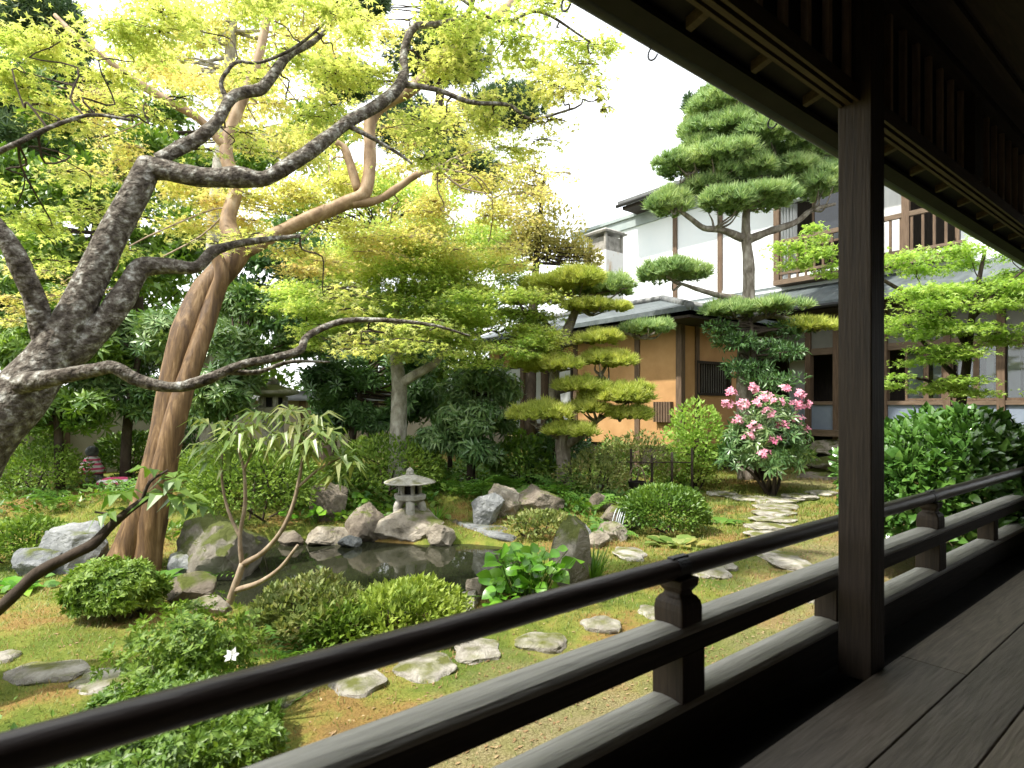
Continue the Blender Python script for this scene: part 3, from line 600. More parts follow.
E = [(9.72, 6.78), (14.3, 6.78), (14.3, 15.0), (9.72, 15.0)]; zE, zR = 3.42, 4.22; rx, ry0, ry1 = 12.3, 9.4, 15.0
def lift(x, y): return .06 * (abs(x - 9.72) < .1) * (abs(y - 6.78) < .1)
V = [(x, y, zE + lift(x, y)) for x, y in E] + [(rx, ry0, zR), (rx, ry1, zR)]; V2 = [(x, y, z + .10) for x, y, z in V]
mb = MB(); f4 = [(0, 4, 5, 3), (1, 2, 5, 4)]; f3 = [(0, 1, 4), (2, 3, 5)]
mb.add(V2, [[(3, 5, 4, 0), (4, 5, 2, 1)], [(4, 1, 0), (5, 3, 2)]]); mb.add(V, [f4, f3]); mb.add(V + V2, [[(0, 1, 7, 6), (1, 2, 8, 7), (2, 3, 9, 8), (3, 0, 6, 9)]])
te_roof = mb.build('roof', M['roof_grey'], te)
for a_, b_ in (((9.72, 6.78, 3.56), (12.3, 9.4, 4.36)), ((12.3, 9.4, 4.36), (12.3, 15, 4.36)), ((14.3, 6.78, 3.5), (12.3, 9.4, 4.36))):
    MB().tube([a_, b_], .085, 8, smooth=1).build('ridge', M['roof_dark'], te_roof, smooth=True)
mb = MB(); mb.box(9.8, 14.2, 6.86, 14.9, 3.36, 3.41); mb.build('soffit', M['house_dark'], te)
# ------------------------------------------------------------------ garden wall at the back
gw = thing('garden_wall', 'stained beige plaster garden wall with tile coping behind the trees', 'wall', (3, 13.5, 0))
mb = MB(); mb.box(-8, 10.5, 13.5, 13.7, -.1, 1.75); mb.build('wall_panel', M['plaster_wall'], gw)
mb = MB(); mb.prism([(-.3, 0), (.3, 0), (0, .22)], (0, 13.6, 1.75), (0, 1, 0), (0, 0, 1), (1, 0, 0), -8, 10.5); mb.build('coping', M['roof_dark'], gw)
x = -6.5
for px in (62, 160, 300, 460):
    X = Xat(px, 13.45); mb = MB(); mb.box(X, X + .12, 13.42, 13.495, -.1, 1.74); mb.build('wall_post', M['house_wood'], gw)
#SECTION_GARDEN
# ------------------------------------------------------------------ garden builders
def ico(sub):
    import bmesh
    b = bmesh.new(); bmesh.ops.create_icosphere(b, subdivisions=sub, radius=1); b.verts.ensure_lookup_table()
    V = np.array([v.co[:] for v in b.verts]); Fc = np.array([[v.index for v in f.verts] for f in b.faces]); b.free(); return V, Fc
ICO = {3: ico(3), 4: ico(4), 5: ico(5)}
RT = np.array([st, -ct, 0]); FW = np.array([ct, st, 0]); UP = np.array([0, 0, 1.0])
def rockverts(seed, sub=4, facets=20, lo=.5, hi=.85, amp=.24):
    r = np.random.default_rng(seed); V, Fc = ICO[sub]; V = V.copy()
    V = V * (1 + .35 * (fbm(V * 1.1 + seed * 3.7, seed, 2) - .5))[:, None]
    for _ in range(facets):
        n = r.normal(size=3); n /= np.linalg.norm(n); d = V @ n; l = r.uniform(lo, hi); V = V - n * np.maximum(0, d - l)[:, None] * .92
    V = V + V * (amp * (fbm(V * 3.2 + seed, seed + 5, 4) - .5) + amp * .5 * (fbm(V * 9 + seed, seed + 8, 3) - .5))[:, None]
    V = V - (V.max(0) + V.min(0)) / 2; V = V / ((V.max(0) - V.min(0)) / 2); return V, Fc
def rock_at(c, w, h, d, mat, label, seed, name='rock', group=None, tilt=0, cat='rock', sub=4, smooth=True):
    V, Fc = rockverts(seed, 5 if w > .45 else 4); yaw = (seed * 1.7) % .8 - .4
    r_ = RT * math.cos(yaw) + FW * math.sin(yaw); f_ = FW * math.cos(yaw) - RT * math.sin(yaw)
    P = V[:, :1] * w / 2 * r_ + V[:, 1:2] * d / 2 * f_ + V[:, 2:3] * h / 2 * UP + V[:, :1] * tilt * h * UP
    mb = MB(); mb.add(P + c, [Fc]); o = mb.build(name, M[mat], loc=c, smooth=smooth); o.data.set_sharp_from_angle(angle=R(24)); return tag(o, label, cat, group)
def rock(px, pyb, w, h, mat, label, seed, dr=.8, water=False, **k):
    g = WZ(px, pyb, PZ) if water else GP(px, pyb); D = depth(g); W, H = w * D / F, h * D / F
    c = g + FW * W * dr * .35; c[2] = g[2] + H * .34
    return rock_at(c, W, H * 1.32, W * dr, mat, label, seed, group='rocks around the pond' if 'group' not in k else k.pop('group'), **k)
def stone(px, py, w, h, label, seed, group, mat='step_stone', th=.15, up=.036):
    g = GP(px, py); D = depth(g); W = w * D / F; dd = h * D / (py - CY)
    V, Fc = rockverts(seed, 4, 10, .75, .95, .14); V = V.copy(); V[:, 2] = np.where(V[:, 2] > .25, .25 + (V[:, 2] - .25) * .25, V[:, 2])
    e = V[:, :2]; rr = np.hypot(e[:, 0], e[:, 1]) + 1e-6; an = np.arctan2(e[:, 1], e[:, 0]); rg = np.random.default_rng(seed); k = rg.integers(4, 7)
    V[:, :2] *= (1 + .07 * np.cos(k * an + rg.uniform(0, 6)) + .05 * np.cos((k + 2) * an + rg.uniform(0, 6)))[:, None]
    ya = rg.uniform(-.15, .15); r_ = RT * math.cos(ya) + FW * math.sin(ya); f_ = FW * math.cos(ya) - RT * math.sin(ya)
    P = V[:, :1] * W / 2 * r_ + V[:, 1:2] * dd / 2 * f_ + V[:, 2:3] * th / 2 * UP; ztop = P[:, 2].max()
    c = g.copy(); c[2] = g[2] + up - ztop; mb = MB(); mb.add(P + c, [Fc]); o = mb.build('stepping_stone', M[mat], loc=c, smooth=True); o.data.set_sharp_from_angle(angle=R(20))
    return tag(o, label, 'stepping stone', group)
def limb(mb, pts, n=10, wob=.12, k=4, seed=0):
    P = np.array([U(a, b, d) for a, b, d, w in pts]); r_ = np.array([w * d / F / 2 for a, b, d, w in pts]); return mb.tube(P, r_, n, wob, k, seed)
def resample(P, m):
    P = np.asarray(P); s = np.concatenate([[0], np.cumsum(np.linalg.norm(np.diff(P, axis=0), axis=1))]); t = np.linspace(0, s[-1], m)
    return np.stack([np.interp(t, s, P[:, i]) for i in range(3)], -1)
def sprays(lb, tw, clumps, n, size, tm, anchors, flat=.6, tilt=.6, plates=3, twigr=.010, svar=.3, droop=.10):
    """layered horizontal sprays of leaves; anchors: points on the limbs the twigs grow from"""
    A = np.asarray(anchors) if anchors is not None else None; tot = sum(c[3] * c[4] * (c[5] if len(c) > 5 else 1) for c in clumps)
    for c in clumps:
        px, py, D, rx, ry = c[:5]; wt = c[5] if len(c) > 5 else 1; cen = U(px, py, D); X, Z = rx * D / F, ry * D / F; Yd = X * .8
        nn = max(20, int(n * rx * ry * wt / tot)); base = cen
        if A is not None:
            base = A[np.argmin(((A - cen) ** 2).sum(1))]; L_ = np.linalg.norm(cen - base); w_ = [base + (cen - base) * f_ + rng.normal(size=3) * .09 * L_ * (1 - abs(2 * f_ - 1)) ** .5 for f_ in (0, .2, .4, .6, .8, 1)]
            tw.tube(w_, np.linspace(twigr * 1.3, twigr * .5, 6), 5, 0, 3)
        for k in range(plates):
            pc = cen + RT * rng.normal() * X * .38 + FW * rng.normal() * Yd * .38 + UP * (k - (plates - 1) / 2) / max(plates - 1, 1) * Z * 1.6
            rad = rng.uniform(.55, .9); m = nn // plates; nb = 7; P = []
            out = pc - base; oa = math.atan2(out @ FW, out @ RT) if A is not None else rng.uniform(0, 6.28)
            for b in range(nb):
                a_ = oa + rng.normal() * 1.25; L = rad * rng.uniform(.6, 1.15); d_ = RT * math.cos(a_) * X + FW * math.sin(a_) * Yd
                q0 = pc - d_ * .25; q1 = pc + d_ * L * .5 + UP * .03; q2 = pc + d_ * L - UP * droop * L * X
                tw.tube([q0, q1, q2], [twigr * .6, twigr * .45, twigr * .2], 4, 0, 3); mm = m // nb + 1; t = rng.uniform(.1, 1.0, mm)
                q = (1 - t)[:, None] ** 2 * q0 + (2 * t * (1 - t))[:, None] * q1 + (t ** 2)[:, None] * q2
                P.append(q + rng.normal(size=(mm, 3)) * np.array([X * .17, X * .17, Z * flat * .35]))
            P = np.vstack(P); N = len(P); az = rng.uniform(0, 6.28, N)
            ax = np.stack([np.cos(az), np.sin(az), rng.normal(size=N) * .28 - .18], -1); nr = np.stack([rng.normal(size=N) * tilt, rng.normal(size=N) * tilt, np.ones(N)], -1)
            lb.put(tm, P, ax, nr, size * rng.uniform(1 - svar, 1 + svar, N))
def bushleaves(mb, c, rx, ry, rz, n, size, tm, seed, lump=.28, shell=.4, lf=2.2, lower=-.35, outw=1.0, svar=.45):
    d = rnd_dirs(int(n * 1.5)); d = d[d[:, 2] > lower][:n]; u = rng.uniform(0, 1, len(d))
    r_ = (1 + lump * 2 * (fbm(d * lf + seed * 1.31, seed, 3) - .5)) * (1 - shell * u ** 2)
    P = c + (d[:, :1] * rx * RT + d[:, 1:2] * ry * FW + d[:, 2:3] * rz * UP) * r_[:, None]
    o = d[:, :1] / rx * RT + d[:, 1:2] / ry * FW + d[:, 2:3] / rz * UP; o = o / np.linalg.norm(o, axis=1)[:, None]
    ax = o * outw + rnd_dirs(len(d)) * .9 + UP * .25; nr = o + UP * .6 + rnd_dirs(len(d)) * .7
    mb.put(tm, P, ax, nr, size * rng.uniform(1 - svar, 1 + svar, len(d))); return P
def shrub(px, pyb, w, h, mat, label, seed, n=2600, size=.06, tm=None, group=None, cat='shrub', name='shrub', D=None, stems=5, dr=.9, bark='bark_dark', lump=.38, shell=.4, lf=2.2, lower=-.35, twig_r=.012):
    g = onground(px, D) if D else GP(px, pyb); DD = depth(g); W, H = w * DD / F, h * DD / F; g = g if D else g + FW * W * dr * .3; g[2] = float(gh(g[0], g[1]))
    t = thing(name, label, cat, g, group); mb = MB(); c = g + UP * H * .42
    P = bushleaves(mb, c, W / 2, W * dr / 2, H * .58, n, size, tm or T_LEAF, seed, lump, shell, lf, lower); mb.build('foliage', M[mat], t)
    mb = MB()
    for k in range(stems):
        e = P[rng.integers(len(P))]; s = g + RT * rng.normal() * W * .06 + FW * rng.normal() * W * .06 - UP * .05
        mb.tube([s, (s + e) / 2 + rng.normal(size=3) * W * .06, g + (e - g) * .92], [twig_r * 1.5, twig_r, twig_r * .5], 5, .1, 4)
    mb.build('stems', M[bark], t); return t
def cloudtree(name, label, blobs, mat, n, size, tm, trunk, bark='bark_dark', cat='tree', group=None, sub=7, lump=.35, spread=.6, up=.35):
    """crown of many small clumps inside big soft blobs; blobs = (px,py,D,rx,ry)"""
    base = U(*trunk[0][:3]); base[2] = min(base[2], float(gh(base[0], base[1]))); t = thing(name, label, cat, base, group)
    lb, tb = MB(), MB(); limb(tb, trunk, 10, .12, 4, 3); A = resample([U(*q[:3]) for q in trunk], 40); tot = sum(b[3] * b[4] for b in blobs)
    for b in blobs:
        px, py, D, rx, ry = b; c = U(px, py, D); X, Z = rx * D / F, ry * D / F; nn = int(n * rx * ry / tot)
        for k in range(sub):
            d = rnd_dirs(1)[0]; q = c + (d[0] * RT + d[1] * FW * .9) * X * spread * rng.uniform(.5, 1.1) + UP * d[2] * Z * spread * rng.uniform(.5, 1.1)
            s = rng.uniform(.34, .58)
            bushleaves(lb, q, X * s, X * s, Z * s * .8, nn // sub, size, tm, int(rng.integers(999)), lump, .6, 2.0, -.8)
            b0 = A[np.argmin(((A - q) ** 2).sum(1))]; tb.tube([b0, (b0 + q) / 2 + rng.normal(size=3) * .1 * X, q], [.035, .02, .008], 5, .1, 4)
    lb.build('crown', M[mat], t); tb.build('trunk', M[bark], t, smooth=True); return t
def pad(lb, px, py, D, rx, ry, n, size, tm, seed, lobes=8):
    c = U(px, py, D); X, Z = rx * D / F, ry * D / F; m = n // lobes
    for k in range(lobes):
        a_ = 2 * math.pi * k / lobes + rng.uniform(-.5, .5); rr = .0 if k == 0 else rng.uniform(.45, .8); q = c + (RT * math.cos(a_) * 1.0 + FW * math.sin(a_) * .85) * X * rr + UP * Z * (rng.uniform(-.4, .05) if k else .25)
        s = rng.uniform(.30, .52); d = rnd_dirs(m * 2); d = d[d[:, 2] > -.22][:m]
        r_ = (1 + .35 * (fbm(d * 2.5 + seed + k, seed + k, 3) - .5)) * (1.08 - .5 * rng.uniform(0, 1, len(d)) ** 1.6)
        P = q + (d[:, :1] * X * s * RT + d[:, 1:2] * X * s * .9 * FW + d[:, 2:3] * Z * rng.uniform(.7, 1.15) * UP) * r_[:, None]
        ax = d[:, :1] * RT * .55 + d[:, 1:2] * FW * .55 + UP * .85 + rnd_dirs(len(d)) * .35
        lb.put(tm, P, ax, rnd_dirs(len(d)), size * rng.uniform(.7, 1.25, len(d)))
    return c
# ------------------------------------------------------------------ old grey maple at the left
mp = thing('maple_tree', 'old maple with dark lichened trunk at the left edge and long arching limbs', 'tree', U(-75, 705, 3.2) * [1, 1, 0])
tb = MB(); limb(tb, [(-95, 720, 3.2, 110), (-80, 560, 3.25, 72), (-30, 458, 3.3, 58), (16, 400, 3.4, 47), (48, 360, 3.5, 38), (74, 316, 3.55, 30), (92, 278, 3.6, 30), (112, 235, 3.65, 28), (138, 188, 3.7, 25), (150, 163, 3.75, 22)], 16, .2, 6, 1)
tb.build('trunk', M['bark_maple'], mp, smooth=True)
LM = [
 [(148, 168, 3.75, 22), (170, 171, 3.75, 21), (205, 178, 3.8, 19), (238, 177, 3.85, 21), (265, 178, 3.9, 15), (292, 163, 3.95, 14), (312, 150, 4.0, 15), (345, 124, 4.1, 12), (378, 105, 4.2, 12), (402, 82, 4.3, 12), (404, 52, 4.35, 8), (414, 28, 4.4, 7), (440, 24, 4.45, 7), (466, 16, 4.5, 5), (476, -10, 4.5, 4)],
 [(158, 160, 3.75, 12), (180, 148, 3.8, 14), (203, 135, 3.85, 13), (218, 120, 3.9, 12), (230, 100, 3.95, 11), (243, 93, 4, 10), (262, 88, 4.05, 12), (275, 72, 4.1, 10), (289, 55, 4.2, 8), (318, 38, 4.3, 5), (345, 6, 4.3, 4)],
 [(58, 368, 3.55, 28), (90, 338, 3.6, 27), (113, 312, 3.65, 25), (129, 285, 3.7, 22), (142, 268, 3.75, 19), (168, 266, 3.8, 15), (196, 267, 3.85, 12), (212, 252, 3.9, 11), (232, 245, 3.95, 8), (262, 240, 4, 6), (300, 236, 4.1, 4)],
 [(46, 348, 3.5, 20), (38, 312, 3.45, 20), (30, 290, 3.4, 19), (20, 266, 3.35, 20), (6, 240, 3.3, 18), (-20, 205, 3.25, 15)],
 [(20, 384, 3.3, 22), (58, 377, 3.25, 17), (95, 370, 3.25, 14), (115, 368, 3.25, 12), (140, 381, 3.3, 12), (175, 387, 3.35, 11), (208, 379, 3.4, 11), (240, 365, 3.45, 8), (275, 358, 3.55, 8), (300, 350, 3.65, 8), (308, 336, 3.7, 7), (340, 322, 3.8, 6), (380, 320, 3.9, 5), (432, 325, 4, 3), (470, 336, 4.1, 2)],
 [(228, 372, 3.45, 6), (258, 372, 3.55, 5), (290, 362, 3.65, 4), (330, 362, 3.75, 2)],
 [(402, 84, 4.3, 7), (438, 90, 4.35, 5), (470, 102, 4.4, 4.5), (508, 105, 4.5, 4), (532, 119, 4.55, 3), (575, 108, 4.6, 2)],
 [(229, 102, 3.95, 6), (221, 84, 3.95, 4.5), (228, 70, 3.95, 4), (238, 62, 4, 3.5), (262, 62, 4.05, 3), (300, 44, 4.1, 3), (340, 8, 4.1, 2)],
 [(-20, 160, 3.6, 7), (18, 143, 3.6, 5), (40, 132, 3.65, 5), (70, 120, 3.7, 4), (95, 115, 3.75, 3.5), (130, 120, 3.8, 2.5)],
 [(345, 124, 4.1, 6), (376, 140, 4.15, 4), (402, 156, 4.2, 3), (412, 164, 4.2, 2)],
 [(455, -5, 4.6, 3), (500, 22, 4.7, 3), (540, 12, 4.8, 3), (590, 42, 4.9, 2)],
]
AM = []
for i, q in enumerate(LM):
    mb = MB(); limb(mb, q, 12 if i < 5 else 7, .22, 5, i); mb.build('limb', M['bark_maple'], mp, smooth=True); AM.append(resample([U(*e[:3]) for e in q], 30)[8:])
AM = np.vstack(AM); lb, tw = MB(), MB()
CL = [(45, 18, 4.1, 70, 22), (15, 60, 4.2, 45, 22), (120, 45, 4.3, 60, 24), (40, 108, 4.3, 55, 18, .8), (15, 205, 4.2, 55, 18), (90, 195, 4.6, 55, 18, .7), (55, 245, 4.6, 60, 18, .8), (200, 30, 4.3, 60, 26), (275, 22, 4.3, 60, 24), (335, 55, 4.2, 55, 22), (300, 108, 4.4, 50, 18, .7),
      (405, 18, 4.4, 60, 24), (440, 62, 4.4, 60, 20), (500, 52, 4.6, 55, 22), (555, 30, 4.8, 50, 26), (590, 62, 4.9, 36, 26), (560, 92, 4.7, 50, 16), (490, 120, 4.6, 60, 18), (430, 140, 4.6, 60, 18, .8), (545, 130, 4.7, 40, 12, .6), (605, 100, 4.8, 16, 14, .5), (150, 110, 4.3, 45, 16, .5), (230, 145, 4.4, 40, 14, .4),
      (430, 330, 4.3, 55, 13, .7), (360, 345, 4.2, 45, 11, .6), (330, 300, 4.4, 50, 14, .5), (250, 238, 4.2, 50, 10, .5), (475, 10, 4.6, 60, 16)]
sprays(lb, tw, CL, 17500, .061, T_MAPLE, AM, plates=3, twigr=.006)
lb.build('crown', M['lf_maple'], mp); kind(tw.build('twigs', M['bark_dark'], mp), 'stuff')
# ------------------------------------------------------------------ smooth brown tree leaning behind it
bt = thing('smooth_bark_tree', 'leaning tree with smooth orange-brown fluted trunk beside the pond', 'tree', GP(132, 575))
tb = MB(); limb(tb, [(116, 590, 6.0, 42), (132, 545, 6.05, 32), (150, 495, 6.1, 28), (162, 445, 6.15, 27), (174, 390, 6.25, 29), (187, 335, 6.35, 32), (206, 292, 6.5, 28), (230, 264, 6.6, 24), (244, 246, 6.65, 20)], 20, .12, 6, 5)
limb(tb, [(146, 580, 5.95, 26), (153, 525, 6.0, 25), (166, 460, 6.02, 23), (181, 400, 6.1, 20), (199, 345, 6.25, 18), (214, 300, 6.4, 16), (222, 275, 6.4, 14), (216, 255, 6.4, 12)], 16, .12, 6, 8)
tb.build('trunk', M['bark_brown'], bt, smooth=True)
LB = [
 [(240, 254, 6.65, 22), (228, 222, 6.7, 16), (236, 188, 6.8, 14), (226, 150, 6.9, 12), (238, 110, 7, 11), (258, 60, 7.1, 9), (272, -12, 7.2, 7)],
 [(242, 252, 6.65, 16), (272, 236, 6.8, 14), (310, 218, 6.9, 14), (346, 203, 7, 14), (366, 190, 7.05, 13), (370, 152, 7.1, 12), (370, 124, 7.1, 12), (382, 104, 7.1, 14), (415, 86, 7.0, 13), (456, 44, 6.9, 11), (488, 23, 6.8, 9), (518, -4, 7.5, 6)],
 [(228, 150, 6.9, 9), (200, 120, 6.8, 8), (168, 101, 6.7, 8), (136, 82, 6.6, 8), (112, 64, 6.5, 7), (80, 40, 6.4, 6), (55, 15, 6.4, 4)],
 [(352, 204, 7, 10), (378, 200, 7.1, 8), (400, 186, 7.2, 8), (418, 174, 7.2, 6), (438, 168, 7.3, 4)],
 [(336, 142, 7.0, 6), (345, 150, 7.05, 8), (352, 170, 7.05, 9), (358, 190, 7.05, 9)],
]
AB = []
for i, q in enumerate(LB):
    mb = MB(); limb(mb, q, 12, .2, 5, i + 20); mb.build('limb', M['bark_tan'], bt, smooth=True); AB.append(resample([U(*e[:3]) for e in q], 24)[4:])
AB = np.vstack(AB); lb, tw = MB(), MB()
CB = [(190, 205, 6.6, 60, 20), (120, 165, 6.8, 50, 20, .6), (255, 205, 6.5, 55, 20), (315, 190, 6.8, 55, 22), (250, 120, 7, 50, 26, .7), (180, 75, 7, 55, 24, .7), (110, 110, 6.8, 45, 20, .5), (330, 235, 6.8, 60, 18), (300, 265, 6.6, 50, 14), (390, 225, 7.2, 60, 20), (455, 235, 7.5, 60, 20), (440, 185, 7.4, 50, 22), (500, 200, 7.7, 45, 18), (400, 130, 7.4, 45, 20, .5), (330, 120, 7.2, 45, 24, .6), (480, 150, 7.6, 45, 18, .7),
      (60, 285, 6.6, 40, 14, .5), (20, 310, 6.6, 30, 14, .5), (350, 20, 7.4, 60, 24, .6), (280, 60, 7.2, 55, 24, .6), (440, 105, 7.4, 50, 18, .6), (520, 255, 7.8, 45, 14, .7), (540, 190, 8, 36, 16, .5)]
CB = [(a_, b_, d_ + .75) + tuple(q_) for a_, b_, d_, *q_ in CB]
sprays(lb, tw, CB, 29000, .07, T_MAPLE, AB, plates=3, twigr=.009)
lb.build('crown', M['lf_gold'], bt); kind(tw.build('twigs', M['stem_tan'], bt), 'stuff')
# ------------------------------------------------------------------ slim grey maple by the small lantern
sm = thing('maple_tree', 'slim pale grey trunk behind the small lantern under a wide yellow-green crown', 'tree', onground(399, 9.3))
z0 = onground(399, 9.3); y_base = CY + F * (CZ - z0[2] + .05) / 9.3
tb = MB(); limb(tb, [(398, y_base, 9.3, 20), (398, 440, 9.3, 17), (399, 400, 9.3, 16), (399, 382, 9.3, 15), (396, 355, 9.3, 11), (395, 320, 9.3, 9), (405, 270, 9.3, 6), (412, 230, 9.3, 3)], 12, .12, 5, 4); tb.build('trunk', M['bark_pale'], sm, smooth=True)
LS = [[(400, 384, 9.3, 11), (416, 374, 9.2, 10), (434, 364, 9.1, 8), (450, 348, 9, 5), (490, 330, 9, 3)], [(397, 350, 9.3, 7), (370, 318, 9.2, 5), (340, 300, 9.1, 3)], [(398, 330, 9.3, 6), (430, 290, 9.6, 4), (470, 265, 9.8, 3)], [(398, 345, 9.3, 5), (350, 340, 8.9, 4), (310, 338, 8.7, 2)]]
AS = [resample([U(398, 400, 9.3), U(399, 300, 9.3)], 10)]
for i, q in enumerate(LS):
    mb = MB(); limb(mb, q, 8, .15, 4, i + 40); mb.build('limb', M['bark_pale'], sm, smooth=True); AS.append(resample([U(*e[:3]) for e in q], 14)[3:])
AS = np.vstack(AS); lb, tw = MB(), MB()
CS = [(400, 255, 9.3, 70, 18), (345, 280, 9, 60, 18), (455, 278, 9.3, 65, 18), (405, 300, 8.7, 70, 18), (500, 300, 9.2, 50, 15), (355, 325, 8.7, 50, 14), (430, 330, 8.6, 60, 14), (490, 335, 8.9, 50, 13), (530, 318, 9.2, 40, 12), (315, 340, 8.6, 30, 10, .6), (540, 350, 9.0, 34, 9), (470, 358, 8.6, 40, 9, .7), (390, 350, 8.5, 40, 9, .6), (320, 305, 9, 40, 14), (440, 240, 9.6, 60, 14), (505, 270, 9.5, 45, 12), (375, 275, 8.6, 50, 14), (425, 262, 8.8, 50, 14), (470, 310, 8.6, 45, 12), (520, 335, 8.8, 36, 10), (340, 255, 9.4, 45, 14), (310, 310, 8.6, 36, 12)]
sprays(lb, tw, CS, 64000, .074, T_MAPLE, AS, plates=4, twigr=.008)
lb.build('crown', M['lf_maple2'], sm); kind(tw.build('twigs', M['bark_dark'], sm), 'stuff')
# ------------------------------------------------------------------ tall clipped pine by the house
def pine(label, base, trunk, limbs, pads, mat, bark, size, dens, tm, name='pine_tree', cat='pine tree'):
    t = thing(name, label, cat, base); tb = MB(); limb(tb, trunk, 12, .2, 5, 2); tb.build('trunk', M[bark], t, smooth=True); A = [resample([U(*q[:3]) for q in trunk], 60)]
    for i, q in enumerate(limbs):
        mb = MB(); limb(mb, q, 8, .2, 5, i); mb.build('limb', M[bark], t, smooth=True); A.append(resample([U(*e[:3]) for e in q], 20)[2:])
    A = np.vstack(A); tw = MB()
    for i, p in enumerate(pads):
        px, py, D, rx, ry = p[:5]; rx *= .9; ry *= .72; m_ = p[5] if len(p) > 5 else mat; lb = MB(); c = pad(lb, px, py, D, rx, ry, int(dens * rx * ry * 1.2), size, tm, i * 7 + 3); lb.build('foliage_pad', M[m_], t)
        cand = A[A[:, 2] < c[2] + .1]; b0 = cand[np.argmin(((cand - c) ** 2).sum(1))]; X = rx * D / F
        for k in range(5):
            e = c + RT * rng.uniform(-.7, .7) * X + FW * rng.uniform(-.6, .6) * X - UP * ry * D / F * rng.uniform(0, .4)
            tw.tube([b0, (b0 + e) / 2 - UP * .05 + rng.normal(size=3) * .05, e], [.028, .018, .008], 5, .2, 4)
    kind(tw.build('twigs', M[bark], t, smooth=True), 'stuff'); return t
g = onground(745, 11.6); yb = CY + F * (CZ - g[2] + .1) / 11.6
pine('tall black pine with flat clipped foliage clouds before the white upper wall', g,
     [(747, yb, 11.60, 18.7), (745, 440, 11.60, 15.8), (744, 390, 11.60, 14.4), (744, 340, 11.60, 13.0), (748, 300, 11.60, 13.0), (749, 270, 11.60, 11.5), (746, 240, 11.60, 10.1), (746, 222, 11.60, 7.9), (747, 200, 11.60, 6.5), (748, 178, 11.60, 5.8), (746, 150, 11.60, 5.0), (742, 118, 11.60, 3.6), (738, 88, 11.60, 2.2)],
     [[(742, 238, 11.60, 9), (722, 230, 11.48, 7), (704, 228, 11.37, 6), (690, 218, 11.25, 5), (676, 208, 11.25, 3)], [(748, 240, 11.60, 9), (768, 232, 11.60, 7), (796, 222, 11.72, 6), (812, 210, 11.72, 5), (835, 204, 11.83, 3)], [(750, 192, 11.60, 7), (728, 196, 11.37, 5), (706, 184, 11.25, 5), (690, 176, 11.25, 3)],
      [(754, 182, 11.60, 7), (770, 172, 11.60, 5), (800, 164, 11.72, 4), (822, 158, 11.72, 3)], [(748, 300, 11.60, 9), (722, 296, 11.48, 6), (700, 290, 11.37, 5), (682, 284, 11.37, 3)], [(745, 322, 11.60, 8), (770, 316, 11.48, 5), (800, 322, 11.37, 4), (818, 330, 11.37, 3)], [(745, 150, 11.60, 5), (725, 142, 11.60, 4), (712, 138, 11.60, 3)]],
     [(745, 172, 11.3, 34, 14), (705, 188, 11.5, 26, 12), (790, 172, 11.5, 32, 14), (752, 120, 11.4, 36, 14), (700, 150, 11.5, 24, 12), (738, 92, 11.72, 40, 11), (742, 108, 11.37, 52, 18), (718, 132, 11.37, 38, 16), (772, 146, 11.48, 58, 20), (690, 166, 11.25, 34, 16), (725, 160, 11.14, 36, 14), (816, 158, 11.72, 32, 14), (670, 206, 11.25, 26, 18), (729, 204, 11.02, 30, 15), (768, 200, 11.14, 40, 14), (818, 186, 11.48, 30, 22), (676, 276, 11.37, 36, 15), (733, 312, 11.14, 30, 10), (775, 308, 11.14, 34, 9), (812, 328, 11.37, 32, 9, 'lf_pine_yel'), (704, 108, 12.30, 20, 16, 'lf_conifer'), (720, 134, 12.41, 22, 12, 'lf_conifer'), (790, 128, 12.30, 28, 12, 'lf_conifer'), (830, 140, 12.06, 24, 14)],
     'lf_pine', 'bark_pine', .17, 1.9, T_TUFT)
g = onground(568, 9.3); yb = CY + F * (CZ - g[2] + .1) / 9.3
pine('low spreading garden pine with yellow-green flat pads before the ochre wall', g,
     [(566, yb, 9.3, 16), (562, 440, 9.3, 14), (556, 410, 9.3, 12), (554, 380, 9.3, 11), (558, 350, 9.3, 11), (572, 320, 9.3, 9), (580, 298, 9.3, 6)],
     [[(562, 448, 9.3, 9), (580, 436, 9.2, 7), (598, 420, 9.1, 5), (620, 408, 9.1, 3)], [(555, 392, 9.3, 7), (580, 386, 9.2, 5), (602, 376, 9.1, 4)], [(560, 345, 9.3, 7), (585, 340, 9.3, 5), (612, 330, 9.3, 4), (640, 338, 9.3, 3)], [(562, 338, 9.3, 6), (548, 326, 9.3, 5), (535, 310, 9.3, 3)], [(562, 440, 9.3, 6), (545, 430, 9.1, 5), (530, 422, 9, 3)]],
     [(568, 286, 9.3, 56, 16, 'lf_pine_yel'), (606, 290, 9.4, 36, 16), (596, 308, 9.1, 38, 9, 'lf_pine_yel'), (532, 300, 9.3, 32, 12, 'lf_pine_yel'), (646, 330, 9.3, 28, 11), (550, 366, 9.1, 42, 14, 'lf_pine_yel'), (610, 362, 9.1, 30, 14, 'lf_pine_yel'), (620, 398, 9.0, 42, 17, 'lf_pine_yel'), (545, 414, 8.9, 36, 13, 'lf_pine_yel'), (590, 410, 9, 26, 10, 'lf_pine_yel'), (584, 388, 8.9, 30, 12, 'lf_pine_yel'), (598, 340, 9.0, 26, 10, 'lf_pine_yel'), (575, 432, 8.8, 30, 10, 'lf_pine_yel'), (634, 416, 8.9, 24, 10, 'lf_pine_yel')],
     'lf_pine', 'bark_pine', .125, 1.9, T_TUFT)
